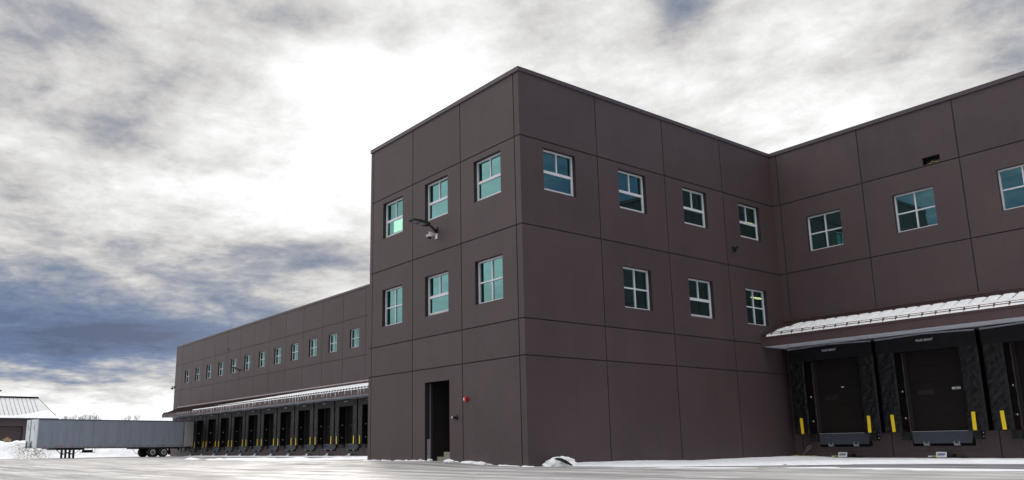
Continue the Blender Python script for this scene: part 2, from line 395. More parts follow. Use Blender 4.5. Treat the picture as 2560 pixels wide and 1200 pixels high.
st = MB().mat(M['concrete'])
for k in range(5): st.box(-5.22+.41*k, -2.21, .25, 1.68, .0 if k == 0 else .28+.17*(k-1)+.0005, .28+.17*k)
st.build('stair', parent=B)

# ------------------------------------------------------------------ canopies
def canopy(xa, xb, label):
    off = 1.78; y0 = WY-off
    c = MB().mat(M['brown_metal'])
    # sloped sheet with closed ends
    c.prism([(y0-.02, 4.84), (WY-.002, 5.58), (WY-.002, 5.53), (y0-.02, 4.79)], xa, 'x', xb)
    x = xa+.43
    while x < xb-.05:
        c.face([(x, y0-.02, 4.88), (x, WY-.004, 5.62), (x, WY-.004, 5.58), (x, y0-.02, 4.84)]); c.face([(x+.02, y0-.02, 4.88), (x+.02, WY-.004, 5.62), (x+.02, WY-.004, 5.58), (x+.02, y0-.02, 4.84)])
        c.face([(x, y0-.02, 4.88), (x+.02, y0-.02, 4.88), (x+.02, WY-.004, 5.62), (x, WY-.004, 5.62)]); x += .455
    co = c.build('canopy', parent=B)
    f = MB().mat(M['fascia']); t = xa
    while t < xb-.01:
        e = min(t+3.05, xb); f.box(t, e-.006, y0-.025, y0+.01, 4.465, 4.80); t = e
    f.mat(M['brown_metal']); f.box(xa, xb, y0-.045, y0-.026, 4.78, 4.86)
    for xx in (xa, xb-.02): f.prism([(y0+.011, 4.465), (y0+.011, 4.785), (WY-.004, 5.52), (WY-.004, 4.465)], xx, 'x', xx+.02)
    f.build('fascia', parent=co)
    s = MB().mat(M['soffit']); s.box(xa+.03, xb-.03, y0+.02, WY-.01, 4.475, 4.485)
    x = xa+.1
    while x < xb-.1: s.box(x, x+.03, y0+.021, WY-.02, 4.462, 4.4745); x += .15
    s.build('soffit', parent=co)
    g = MB().mat(M['fascia'] if label == 'r' else M['pale_flash']); g.box(xa, xb, WY-.05, WY-.001, 5.66, 5.75); g.mat(M['brown_metal']); g.box(xa, xb, WY-.03, WY-.002, 5.58, 5.659)
    g.build('flashing', parent=co)
    rl = MB().mat(M['rust']); ya = y0+.06
    for zz, yy in (((5.02, ya-.02), (4.965, ya), (4.92, ya+.03)) if label == 'r' else ((4.95, ya-.02),)): rl.tube([(xa+.02, yy, zz), (xb-.02, yy, zz)], .011 if label == 'r' else .008, 6)
    x = xa+.43+.01
    while x < xb-.05:
        rl.mat(M['rust'] if label == 'r' else M['black']); wd_ = .014 if label == 'r' else .045; rl.box(x-wd_, x+wd_, ya-.03-(label != 'r')*.03, ya+.05+(label != 'r')*.05, 4.865, 5.03); rl.prism([(ya-.05, 4.87), (ya+.1, 4.93), (ya+.02, 4.99), (ya-.05, 4.93)], x-.022, 'x', x+.022); x += .455
    rl.build('snow_guard', parent=co)
    return co
canopy(.003, 33, 'r'); canopy(-80.3, -TW-.003, 'l')

# snow lying on the canopies
def roof_snow(xa, xb, top, name, label):
    s = MB().mat(M['snow']); off = 1.78; y0 = WY-off-.04; slope = .74/1.8
    x = xa
    while x < xb:
        x2 = min(x+.455, xb); nx = 6
        def fn(a, b, x=x, x2=x2):
            ins = 0 if b < .3 else min(1, (b-.3)*5)*.026; xx = x+ins+(x2-x-2*ins)*a; tp = top(xx)+.035*noise.noise((xx*.9, 3, 0)); y = y0+b*tp
            gap = .075*(min(a, 1-a)*6 if min(a, 1-a) < .16 else 1)*1.0
            th = (.075 if b < .5 else .06)
            edge = 1 if (0.02 < b < .97) else 0
            dip = 0 if .15 < a < .85 else (.045 if b > .35 else .005)
            z = 4.845+(y-(WY-off-.02))*slope+.012+edge*(th-dip*.3+.006*noise.noise((xx*1.7, y*2, 5)))
            if ins and (a == 0 or a == 1): z = 4.845+(y-(WY-off-.02))*slope+.004
            if b <= .02: z = 4.85
            return (xx, y, z)
        s.grid(fn, nx, 12); x = x2
    # rounded nose over the eave
    o = s.build(name); tag(o, label, 'snow', kind='stuff'); return o
roof_snow(.25, 32.9, lambda x: min(1.50, .45+max(0, x)*1.1), 'snow_layer', 'white snow layer with seam lines on the near canopy roof')
roof_snow(-69.5, -TW-.1, lambda x: max(.22, min(1.42, .25+(x+69.5)*.045)), 'snow_layer', 'white snow layer on the far canopy roof beyond the corner block')

# icicles along the far canopy
ic = []
for L in (.28, .45, .66):
    m_ = MB().mat(M['ice']); m_.tube([(0, 0, 0), (.005, 0, -L*.35), (0, .004, -L*.7), (0, 0, -L)], [.022, .018, .012, .004], 6); o = m_.build('icicle'); ic.append(o)
xs = -74.5; k = 0; used = [False]*3
while xs < -30.5 and k < 92:
    j = random.choice((0, 0, 1, 1, 2)) if xs > -68 else 0
    o = ic[j] if not used[j] else ic[j].copy()
    if used[j]: C.objects.link(o)
    used[j] = True
    o.location = (xs, WY-1.78-.062, 4.80+random.uniform(-.02, .02)); s_ = random.uniform(.65, 1.15); o.scale = (1.2, 1.2, s_)
    tag(o, 'thin pale icicle hanging from the eave of the far canopy', 'icicle', 'icicles along the far canopy eave')
    xs += random.choice((.35, .5, .6, .8, 1.0)); k += 1

# ------------------------------------------------------------------ loading docks
def wrinkle(x, z, s):
    v = Vector((x*3.2+z*2.6, z*5.6-x*3.0, s)); a = 1-abs(noise.noise(v)*2); b = 1-abs(noise.noise(v*2.1+Vector((3, 1, 7)))*2)
    return .034*a*a+.014*b
def dock_parts(seed, parent_label=None):
    sh = MB().mat(M['vinyl_flat'])
    # carcass behind the fabric
    for sx in (-1, 1):
        sh.box(min(sx*1.73, sx*1.14), max(sx*1.73, sx*1.14), -.56, -.002, .97, 3.9)
    sh.box(-1.73, 1.73, -.56, -.002, 3.902, 4.34)
    root = sh.build('dock_shelter')
    hc = MB().mat(M['vinyl_flat'])
    hc.grid(lambda a, b: (-1.745+3.49*a, -.60-.012*abs(math.sin(a*21))-.012*noise.noise((a*9, b*2, seed)), 3.84+.50*b+.07*(1-abs(a-.5)*2)*b), 40, 8)
    hc.grid(lambda a, b: (-1.745+3.49*a, -.60+.3*b, 3.84), 10, 2)
    hc.build('head_curtain', parent=root)
    for sx in (-1, 1):
        p = MB().mat(M['vinyl'])
        p.grid(lambda a, b: (sx*(1.745-.64*a) if sx > 0 else -(1.745-.64*a), -.575-wrinkle(sx*(1.745-.64*a), .95+2.92*b, seed+sx)*(1 if .04 < a < .96 else .2), .95+2.92*b), 14, 52)
        p.grid(lambda a, b: (sx*(1.105+.012*math.sin(b*30+seed)), -.58+.56*a, .95+2.92*b), 4, 30)
        p.grid(lambda a, b: (sx*1.746, -.58+.57*a, .95+2.92*b), 2, 20)
        p.box(min(sx*1.10, sx*1.745), max(sx*1.10, sx*1.745), -.57, -.01, .945, .96)
        p.build('side_pad', parent=root)
    for sx in (-1, 1):
        y = MB().mat(M['yellow']); xa = sx*1.37-.06-.03; T = Matrix.Translation((xa+.06, -.628, 1.27)) @ Matrix.Rotation(R(1.2*sx), 4, 'Y')
        y.box(-.06, .06, -.004, .004, -.31, .31, T); y.build('yellow_stripe', parent=root)
    tb = MB().mat(M['steel'])
    for sx in (-1, 1):
        pts = [(0, 4.405), (sx*1.73, 4.345), (sx*1.73, 4.395), (0, 4.455)]
        tb.prism(pts if sx > 0 else pts[::-1], -.635, 'y', -.60)
    tb.build('top_bar', parent=root)
    # sign lettering
    tx = text_mesh('BLUE GIANT', .105, 1.0, M['print'], shear=.3, bold=.006)
    tx.name = 'lettering'; tx.parent = root; tx.location = (.05, -.645, 4.14); tx.rotation_euler = (R(90), 0, 0)
    for z in (1.45, 2.42):
        mk = MB().mat(M['white']); mk.tube([(-1.085, -.30, z), (-1.065, -.30, z)], .035, 8); mk.build('marker', parent=root)
    dr = MB().mat(M['door'])
    zz = .97
    for q in range(5):
        dr.box(-1.055, 1.055, .14, .19, zz, zz+.585); 
        for r_ in range(1, 4): dr.box(-1.05, 1.05, .136, .1395, zz+.146*r_-.006, zz+.146*r_+.006)
        zz += .592
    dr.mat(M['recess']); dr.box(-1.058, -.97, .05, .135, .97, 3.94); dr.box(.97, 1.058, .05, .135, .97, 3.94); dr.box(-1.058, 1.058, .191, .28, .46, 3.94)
    door = dr.build('dock_door')
    wn = MB().mat(M['black']); wn.box(-.70, -.20, .12, .136, 1.40+.97-.05, 1.40+.97+.07); wn.mat(M['groove']); wn.box(-.72, -.18, .128, .1365, 2.30, 2.46); wn.build('door_window', parent=door)
    lip = MB().mat(M['lip'])
    lip.face([(-1.05, -.02, .955), (1.05, -.02, .955), (.99, -.13, .535), (-.97, -.13, .535)][::-1]); lip.face([(-1.05, .02, .955), (1.05, .02, .955), (.99, -.09, .53), (-.97, -.09, .53)])
    lip.face([(-.97, -.13, .535), (.99, -.13, .535), (.99, -.09, .53), (-.97, -.09, .53)]); lip.face([(-1.05, -.02, .955), (-.97, -.13, .535), (-.97, -.09, .53), (-1.05, .02, .955)]); lip.face([(1.05, -.02, .955), (.99, -.13, .535), (.99, -.09, .53), (1.05, .02, .955)])
    lip.box(-1.05, 1.05, -.02, .19, .956, .968); lip.mat(M['bolt']); lip.box(-1.04, 1.0, -.028, -.021, .957, .966)
    lv = lip.build('dock_leveler')
    for cx in (-.52, .50):
        k_ = MB().mat(M['steel']); k_.box(cx-.10, cx+.10, -.15, -.02, .455, .475); k_.box(cx-.10, cx-.07, -.155, -.14, .476, .60); k_.box(cx+.07, cx+.10, -.155, -.14, .476, .60); k_.box(cx-.06, cx+.06, -.16, -.145, .476, .53)
        k_.build('lip_keeper', parent=lv)
    fr = MB().mat(M['groove']); fr.box(-1.21, 1.21, -.003, -.0005, .255, .27); fr.box(-1.21, -1.195, -.003, -.0005, .271, .66); fr.box(1.195, 1.21, -.003, -.0005, .271, .66)
    fr.build('pit_frame', parent=lv)
    bs = []
    for sx in (-1, 1):
        b_ = MB().mat(M['rubber']); a0, a1 = sorted((sx*1.08, sx*1.38)); 
        for q in range(3): b_.box(a0, a1-.06 if sx > 0 else a1, -.13+.0, -.004, .66+.1*q, .755+.1*q)
        b_.box(a0, a1, -.03, -.003, .655, .958)
        b_.mat(M['bolt'])
        for z in (.75, .88): b_.tube([(sx*1.35, -.03, z), (sx*1.35, -.05, z)], .018, 8)
        bs.append(b_.build('dock_bumper'))
    return [root, door, lv]+bs
def text_mesh(s, size, aspect, m, shear=0., bold=0.):
    cu = D.curves.new('lettering', 'FONT'); cu.body = s; cu.size = size; cu.shear = shear; cu.offset = bold; cu.extrude = .002
    cu.align_x = 'CENTER'; cu.align_y = 'BOTTOM_BASELINE' if False else 'BOTTOM'
    o = D.objects.new('lettering', cu); C.objects.link(o)
    dg = bpy.context.evaluated_depsgraph_get(); dg.update()
    me = D.meshes.new_from_object(o.evaluated_get(dg)); D.objects.remove(o)
    me.materials.clear(); me.materials.append(m)
    o = D.objects.new('lettering', me); C.objects.link(o); return o
kitA = dock_parts(3.1); kitB = dock_parts(11.7)
fresh = {0: True, 1: True}
def place_dock(cx, which, notext=False):
    kit = kitA if which == 0 else kitB
    out = []
    for o in kit:
        q = o if fresh[which] else copy_tree(o)
        q.parent = B; q.location = (cx, WY, 0); out.append(q)
    fresh[which] = False
    return out
docks = {}
for i, c in enumerate(DOCK_R): docks[c] = place_dock(c, (i+1) % 2)
for i, c in enumerate(DOCK_L): docks[c] = place_dock(c, i % 2)
l1 = MB().mat(M['white']); l1.box(-.0, .10, .125, .134, 2.74, 2.79); l1.build('door_label', parent=docks[DOCK_R[0]][1])
l2 = MB().mat(M['white']); l2.box(.47, .76, .125, .134, 2.42, 2.50); l2.mat(M['black'])
for q, (a, b) in enumerate(((.54, .60), (.61, .65), (.69, .715), (.73, .745))): l2.box(a, b, .121, .1245, 2.44, 2.465+.01*(q % 2))
l2.build('door_label', parent=docks[DOCK_R[1]][1])

# vehicle restraints on the ground in front of each dock
def restraint():
    root = empty('vehicle_restraint')
    h = MB().mat(M['black']); h.box(-.42, .12, -.34, -.1, .02, .10); h.box(.1, .75, -.26, -.16, .02, .07); h.box(-.05, .35, -.30, -.04, .0, .16); h.tube([(.62, -.2, .07), (.66, -.2, .14)], .02, 6)
    h.build('housing', parent=root)
    T = Matrix.Translation((-.02, -.36, .045)) @ Matrix.Rotation(R(-22), 4, 'X')
    c_ = MB().mat(M['white']); c_.prism([(-.165, 0), (.195, 0), (.18, .2), (-.17, .205)], -.008, 'y', .008)
    for i, v in enumerate(c_.v): c_.v[i] = tuple(T @ Vector(v))
    c_.build('cover_plate', parent=root)
    e_ = MB().mat(M['blue']); e_.prism([(-.125, .075), (.105, .075), (.145, .15), (-.085, .15)], -.0135, 'y', -.0095)
    for i, v in enumerate(e_.v): e_.v[i] = tuple(T @ Vector(v))
    eo = e_.build('emblem', parent=root)
    tx = text_mesh('BLUE GIANT', .035, 1, M['white'], shear=.3, bold=.001); tx.parent = root; tx.matrix_local = T @ Matrix.Translation((.01, -.0165, .10)) @ Matrix.Rotation(R(90), 4, 'X')
    s = MB().mat(M['lime']); s.box(-.33, -.16, -.36, -.342, .07, .10); s.mat(M['white']); s.box(-.45, -.335, -.365, -.342, .06, .10); s.mat(M['steel']); s.box(-.44, -.20, -.36, -.10, .101, .112)
    s.build('hook_arm', parent=root)
    return root
rs = restraint(); r0 = True
order = {2.145: 'white topped vehicle restraint on the ground under the near dock beside the inner corner', 5.775: 'white topped vehicle restraint with blue emblem under the second near dock', 9.41: 'vehicle restraint under the near dock cut by the right picture edge', 13.04: 'vehicle restraint under the fourth near dock past the right picture edge'}
for c in DOCK_R+DOCK_L[0:1]+DOCK_L[2:13]:
    o = rs if r0 else copy_tree(rs); r0 = False
    o.location = (c+(.02 if c > 0 else .1), WY, .0)
    tag(o, order.get(round(c, 3), 'small vehicle restraint on the ground under a dock of the far wing'), 'vehicle restraint', 'vehicle restraints under the docks' if c > 0 else 'vehicle restraints under the far docks')

# ------------------------------------------------------------------ things fixed to the walls
def wall_light(loc, rz, label, yaw=0., L=1.15):
    root = empty('wall_light', loc, rz); tag(root, label, 'light', 'area lights on the walls')
    m_ = MB().mat(M['black']); m_.box(-.06, .06, -.04, -.001, -.10, .12); m_.build('wall_plate', parent=root)
    a = MB().mat(M['black']); a.tube([(0, -.04, -.02), (0, -.12, .0), (0, -.24, .10), (0, -.38, .16)], [.06, .055, .05, .045], 10); a.tube([(0, -.08, -.10), (0, -.05, -.09)], .035, 8); a.build('arm', parent=root)
    h = MB().mat(M['black']); rot = Matrix.Rotation(yaw, 4, 'Z')
    prof = [(-.34, .10), (-.5, .19), (-.75, .21), (-L+.06, .18), (-L, .10)]
    vs = []
    for (y, w_) in prof:
        t = .05 if y > -1 else .03; up = -.10*(y+.34)
        vs.append([(-w_, y, .11+up), (w_, y, .11+up), (w_*.8, y, .16+t+up), (-w_*.8, y, .16+t+up)])
    for a_, b_ in zip(vs, vs[1:]):
        for k in range(4): h.face([a_[k], a_[(k+1) % 4], b_[(k+1) % 4], b_[k]])
    h.face(vs[0][::-1]); h.face(vs[-1])
    h.build('lamp_head', parent=root)
    for (a0, a1) in ((-L+.11, -.86), (-.80, -.56)):
        l_ = MB().mat(M['led'])
        for i in range(3):
            for j in range(2): l_.box(-.15+j*.155, -.01+j*.155, a0+(a1-a0)/3*i, a0+(a1-a0)/3*(i+1)-.012, .100-.10*(a0+(a1-a0)/3*(i+.5)+.34), .109-.10*(a0+(a1-a0)/3*(i+.5)+.34))
        l_.build('lens', parent=root)
    return root
wall_light((-4.83, 0, 8.53), 0, 'black LED area light on an arm just above the white dome camera', L=1.18)
wall_light((-61.1, WY, 8.60), 0, 'dark area light sticking out across the far wing windows', L=1.1)
def dome_cam(loc, rz, label, m, s=1., arm=.30):
    root = empty('security_camera', loc, rz); tag(root, label, 'camera'); root.scale = (s, s, s)
    b = MB().mat(m); b.box(-.05, .05, -.035, -.001, -.09, .09); b.tube([(0, -.03, .03), (0, -arm, .09)], .026, 10); b.tube([(0, -arm, .12), (0, -arm, .0)], .03, 10); b.build('bracket', parent=root)
    h = MB().mat(m); h.tube([(0, -arm, .015), (0, -arm, -.005), (0, -arm, -.03), (0, -arm, -.07)], [.05, .115, .12, .085], 20); h.build('housing', parent=root)
    d_ = MB().mat(M['black']); d_.tube([(0, -arm, -.071), (0, -arm, -.10), (0, -arm, -.125), (0, -arm, -.14)], [.078, .072, .05, .015], 16); d_.build('dome', parent=root)
dome_cam((-4.83, 0, 8.30), 0, 'white dome security camera on the door side of the corner block', M['white'], 1.1)
dome_cam((XE+.0, WY-.0, 8.2), R(-90), 'small dark camera on a bracket at the far end of the long wing', M['black'], 1.6, .55)
rt = empty('security_camera', (0, 11.45, 8.36), R(90)); rt.scale = (1.5, 1.5, 1.5); tag(rt, 'small dark bullet camera on the shaded wall under the upper window nearest the inner corner', 'camera')
b_ = MB().mat(M['black']); b_.tube([(0, 0, 0), (0, -.03, 0)], .06, 12); b_.tube([(0, -.03, 0), (-.05, -.14, .05), (-.14, -.18, .02)], .022, 8); b_.build('bracket', parent=rt)
b_ = MB().mat(M['black']); b_.tube([(-.12, -.18, .03), (-.36, -.22, -.02)], [.038, .045], 10); b_.build('housing', parent=rt)
# red horn strobe
rt = empty('alarm_sounder', (-3.09, 0, 2.20)); rt.scale = (.88, .88, .88); tag(rt, 'red alarm sounder with white strobe to the right of the doorway', 'alarm')
b_ = MB().mat(M['red']); b_.prism([(-.06, -.10), (.06, -.10), (.10, -.06), (.10, .06), (.06, .10), (-.06, .10), (-.10, .06), (-.10, -.06)], -.05, 'y', -.001)
b_.prism([(-.05, -.09), (.05, -.09), (.085, -.05), (.085, .05), (.05, .09), (-.05, .09), (-.085, .05), (-.085, -.05)], -.11, 'y', -.0505); b_.build('body', parent=rt)
b_ = MB().mat(M['white']); b_.tube([(-.03, -.11, -.0), (-.03, -.135, 0)], [.04, .025], 12); b_.box(-.06, .0, -.125, -.111, -.045, .045); b_.build('strobe', parent=rt)
rt = empty('intercom_camera', (-3.70, 0, 1.61)); tag(rt, 'small black camera with a silver face between the doorway and the red alarm', 'camera')
b_ = MB().mat(M['black']); b_.tube([(0, 0, 0), (0, -.04, 0), (0, -.06, 0)], [.085, .085, .06], 14); b_.tube([(0, -.06, 0), (-.01, -.17, .0)], .04, 10); b_.build('body', parent=rt)
b_ = MB().mat(M['bolt']); b_.tube([(-.01, -.17, 0), (-.012, -.185, 0)], .036, 10); b_.build('lens', parent=rt)
# vents
rt = MB().mat(M['black']); rt.box(6.331, 6.949, WY+.30, WY+.345, 10.802, 11.088); rt.build('wall_vent', parent=B)
rt = MB().mat(M['black']); rt.box(-64.618, -64.272, WY+.05, WY+.1, 10.852, 11.198); rt.mat(M['coping'])
for k in range(5): rt.box(-64.615, -64.275, WY+.01, WY+.04, 10.87+.065*k, 10.89+.065*k)
rt.build('wall_vent', parent=B)
ns = MB().mat(M['straw'])
for k in range(90):
    x = 6.42+random.random()*.5; y = WY+.02+random.random()*.22; z = 10.81+random.random()**1.5*.09*(1 if x > 6.55 else .4)
    d = Vector((random.uniform(-1, 1), random.uniform(-1, .6), random.uniform(-.15, .25))).normalized()*random.uniform(.03, .07)
    ns.tube([(x-d.x, y-d.y*.3, z), (x+d.x, y+d.y*.3, z+abs(d.z))], .006, 4)
tag(ns.build('bird_nest'), 'straw bird nest lying in the wall vent high on the near wing', 'nest')

# ------------------------------------------------------------------ semi trailer
TR = empty('semi_trailer', (-73.73, 13.885, 0), R(189.5)); tag(TR, 'long grey box trailer backed into a dock of the far wing', 'trailer')
Lt, hw, zb, zt = 16.5, 1.3, 1.02, 3.80
b = MB().mat(M['trailer']); b.box(-hw, hw, .02, Lt-.25, zb+.13, zt-.09)
b.box(-hw+.08, hw-.08, .05, Lt-.2, zt-.085, zt-.01)
for y in [14.94, 13.59, 12.29, 10.96, 9.73, 8.42, 7.17, 5.94, 4.64, 3.4, 2.18]:
    for sx in (-1, 1): a0, a1 = sorted((sx*hw, sx*(hw+.010))); b.mat(M['trailer_post']); b.box(a0, a1, y-.035, y+.035, zb+.15, zt-.1)
b.build('body', parent=TR)
f = MB().mat(M['trailer_front']); cr = .14
f.prism([(-hw-.003, Lt-.25), (-hw-.003, Lt-cr), (-hw+.06, Lt-.06), (-hw+cr, Lt), (hw-cr, Lt), (hw-.06, Lt-.06), (hw+.003, Lt-cr), (hw+.003, Lt-.25)], zb+.02, 'z', zt-.05)
f.mat(M['trailer_sill']); f.box(-.12, .12, Lt+.001, Lt+.02, zb+.03, zt-.08); f.box(-.95, .95, Lt+.001, Lt+.03, zb+.02, zb+.22)
fo = f.build('front_wall', parent=TR)
for lx in (.62, -.55):
    q = MB().mat(M['black']); q.box(lx-.05, lx+.05, Lt+.03, Lt+.10, zb+.02, zb+.36); q.box(lx-.17, lx+.10, Lt+.03, Lt+.08, zb+.37, zb+.50); q.tube([(lx-.12, Lt+.06, zb+.48), (lx-.22, Lt+.10, zb+.66)], .04, 8)
    q.build('air_coupling', parent=fo)
q = MB().mat(M['black'])
for (lx, z, h_) in ((.75, 3.45, .1), (.70, 3.05, .3), (.72, 2.75, .1), (.80, 2.45, .07), (.45, 2.8, .2), (-.8, 3.4, .15), (-.85, 3.0, .08)): q.box(lx, lx+.08, Lt+.001, Lt+.012, z, z+h_)
q.mat(M['reflector']); q.box(-hw+.20, -hw+.29, Lt+.001, Lt+.012, 2.6, 3.3)
q.build('front_marking', parent=fo)
t = MB().mat(M['trailer_rail'])
for sx in (-1, 1): a0, a1 = sorted((sx*(hw-.07), sx*(hw+.02))); t.box(a0, a1, .0, Lt-.26, zt-.085, zt+.02)
t.build('top_rail', parent=TR)
t = MB().mat(M['trailer_sill'])
for sx in (-1, 1): a0, a1 = sorted((sx*(hw-.07), sx*(hw+.02))); t.box(a0, a1, .0, Lt-.26, zb, zb+.128)
t.build('side_rail', parent=TR)
dr = MB().mat(M['trailer_door']); dr.box(-hw-.075, -hw-.03, .05, 1.19, zb+.10, zt-.06); dr.mat(M['black']); dr.box(-hw-.06, -hw-.005, 1.20, 1.225, zb+.1, zt-.1); dr.box(-hw-.09, -hw-.03, 1.15, 1.25, 2.4, 2.5)
dr.build('rear_door', parent=TR)
for y in [15.51, 14.45, 14.0, 12.91, 11.83, 11.4, 10.3, 9.25, 8.76, 7.65, 6.69, 6.13, 5.1, 4.1, 3.56, 2.44, 1.39]:
    for sx in (-1, 1):
        q = MB().mat(M['reflector']); a0, a1 = sorted((sx*(hw+.021), sx*(hw+.026))); z = 1.18; q.box(a0, a1, y-.13, y+.13, z-.03, z+.03)
        q.build('reflector', parent=TR)
ch = MB().mat(M['black']); ch.box(-1.2, 1.2, 1.6, 6.3, zb-.18, zb-.002); ch.box(-.9, .9, .3, 15, zb-.07, zb-.003); ch.box(-1.22, 1.22, .2, .35, .52, .62); ch.box(-.9, -.8, .2, .3, .6, zb); ch.box(.8, .9, .2, .3, .6, zb)
ch.box(-1.25, 1.25, 11.7, 14.4, zb-.20, zb-.071)
ch.build('chassis', parent=TR)
for lx in (-1.02, 1.02):
    g = MB().mat(M['black'])
    for ly in (12.65, 13.03): g.box(lx-.09, lx+.09, ly-.08, ly+.08, .0, zb-.1)
    g.box(lx-.05, lx+.05, 12.7, 12.98, .38, .50); g.tube([(lx, 13.08, .42), (lx, 13.6, zb-.12)], .04, 6); g.tube([(lx, 12.6, .42), (lx, 11.95, zb-.1)], .025, 6); g.tube([(lx, 12.65, .85), (lx, 13.0, .5)], .02, 6)
    g.build('landing_leg', parent=TR)
g = MB().mat(M['black']); g.tube([(0, 10.9, .62), (0, 10.9, .80)], .48, 20); g.mat(M['rubber']); g.tube([(0, 10.9, .56), (0, 10.9, .60), (0, 10.9, .76), (0, 10.9, .82)], [.42, .52, .52, .42], 20); g.mat(M['black'])
for lx in (-.35, .35): g.tube([(lx, 10.3, zb-.05), (lx, 10.3, .56), (lx, 11.5, .56), (lx, 11.5, zb-.05)], .03, 6)
g.build('spare_tyre', parent=TR)
g = MB().mat(M['black'])
pts = [(-1.1, 5.9+.75*k/10, .82-.45*math.sin(math.pi*k/10)) for k in range(11)]; g.tube(pts, .02, 6); g.tube([(-1.1, 5.6, .88), (-1.1, 7.0, .95)], .035, 6)
g.build('air_hose', parent=TR)
for sx in (-1, 1):
    for ly in (3.35, 4.58):
        ty = MB().mat(M['rubber'])
        for (a, b2) in ((1.27, 1.03), (.99, .75)):
            a, b2 = sx*a, sx*b2; s_ = (b2-a)/6
            ty.tube([(a, ly, .5), (a+s_*.6, ly, .5), (b2-s_*.6, ly, .5), (b2, ly, .5)], [.44, .505, .505, .44], 28)
        w_ = ty.build('wheel', parent=TR)
        rm = MB().mat(M['rim']); rm.tube([(sx*1.275, ly, .5), (sx*1.285, ly, .5)], .29, 24); rm.mat(M['hub']); rm.tube([(sx*1.286, ly, .5), (sx*1.30, ly, .5)], [.17, .12], 16); rm.mat(M['black'])
        for q in range(10):
            a = q*math.pi/5; rm.tube([(sx*1.286, ly+.225*math.cos(a), .5+.225*math.sin(a)), (sx*1.29, ly+.225*math.cos(a), .5+.225*math.sin(a))], .022, 6)
        rm.build('rim', parent=w_)
for sx in (-1, 1):
    mf = MB().mat(M['rubber']); a0, a1 = sorted((sx*.75, sx*1.25)); mf.prism([(2.62, .98), (2.66, .98), (2.60, .2), (2.52, .22)], a0, 'x', a1); mf.build('mud_flap', parent=TR)

# ------------------------------------------------------------------ garage in the distance
G = empty('garage', (-105, 0, 0)); tag(G, 'low brown garage with a pale standing seam roof beyond the snow heap', 'building')
g = MB().mat(M['garage_wall']); ye = 5.7
g.box(-12, 0, 2.1, ye, 0, 4.95); g.box(-12, 0, -40, -5.2, 0, 4.95); g.box(-12, 0, -5.2, 2.1, 4.1, 4.95); g.box(-12, -.5, -5.19, 2.09, 0, 4.09); g.build('wall', parent=G)
g = MB().mat(M['garage_door'])
for k in range(7): g.box(-.49, -.40, -5.1, 2.0, .58*k, .58*k+.57)
g.build('garage_door', parent=G)
zr, ze = 8.2, 5.15; y2 = 6.2; yr = 4.55
g = MB().mat(M['roofsheet']); A = (.6, y2, ze); Bp = (.6, -41, ze); Rr = (-6, yr, zr); Rl = (-6, -41, zr); A2 = (-12.6, y2, ze); B2 = (-12.6, -41, ze)
g.face([Bp, A, Rr, Rl]); g.face([A, A2, Rr]); g.face([A2, B2, Rl, Rr]); g.face([B2, Bp, Rl])
g.build('roof', parent=G)
sm = MB().mat(M['seam']); y = 3.95
k = 0
while y > -14:
    hi = 1.0 if y < yr else (y2-y)/(y2-yr)
    lo = .10 if y < 1 else .10+.05*(y-1)
    p = lambda t: (.6-6.6*t, y, ze+(zr-ze)*t+.03)
    sm.tube([p(lo), p(hi)], .028, 4); y -= .52; k += 1
sm.tube([(.6, y2, ze+.02), (-6, yr, zr+.02)], .05, 4); sm.build('roof_seams', parent=G)
sm = MB().mat(M['black']); sm.box(-6.2, -5.8, -41, yr, zr-.02, zr+.18); sm.build('ridge_cap', parent=G)
sm = MB().mat(M['black']); sm.box(.5, .62, -41, y2, ze-.22, ze-.005); sm.box(-12, .49, y2-.12, y2, ze-.22, ze-.01); sm.box(-.05, .5, -41, y2-.13, ze-.215, ze-.20); sm.build('gutter', parent=G)
sn = MB().mat(M['snow'])
def gs(a, b):
    y = -41+a*(y2+41); hi = .10 if y < 1 else min(.42, .10+.07*(y-1)+.04*noise.noise((y*2, 0, 0)))
    if y > yr: hi = min(hi, max(.02, (y2-y)/(y2-yr)*.8))
    t = hi*b; return (.6-6.6*t+.05*(b == 0), y, ze+(zr-ze)*t+(.10 if 0 < b < 1 else .0)+(.0))
sn.grid(gs, 120, 4); tag(sn.build('snow_layer', loc=(-105, 0, 0)), 'band of snow along the eave of the distant garage roof', 'snow', kind='stuff')
# lamp post whose head just enters the frame
P_ = empty('lamp_post', (-60, -6.72, 0)); 
g = MB().mat(M['black']); g.tube([(0, -1.6, 0), (0, -1.6, 5.75)], [.09, .06], 10); g.build('pole', parent=P_)
g = MB().mat(M['black']); g.box(-.14, .14, -1.7, .08, 5.72, 5.82); g.build('lamp_head', parent=P_)
tag(P_, 'lamp post at the left picture edge with only its lamp head tip in view', 'lamp post')
# dry bush on the heap
db = MB().mat(M['straw'])
for k in range(160):
    a = random.uniform(0, 6.28); r_ = random.random()**.5*.45; h_ = random.uniform(.25, .75)*(1-r_)
    db.tube([(r_*.4*math.cos(a), r_*.4*math.sin(a), 0), (r_*math.cos(a), r_*math.sin(a), h_)], .014, 3)
tag(db.build('dry_bush', loc=(-88, -2.0, 1.75)), 'small dry straw coloured bush on top of the snow heap', 'bush')

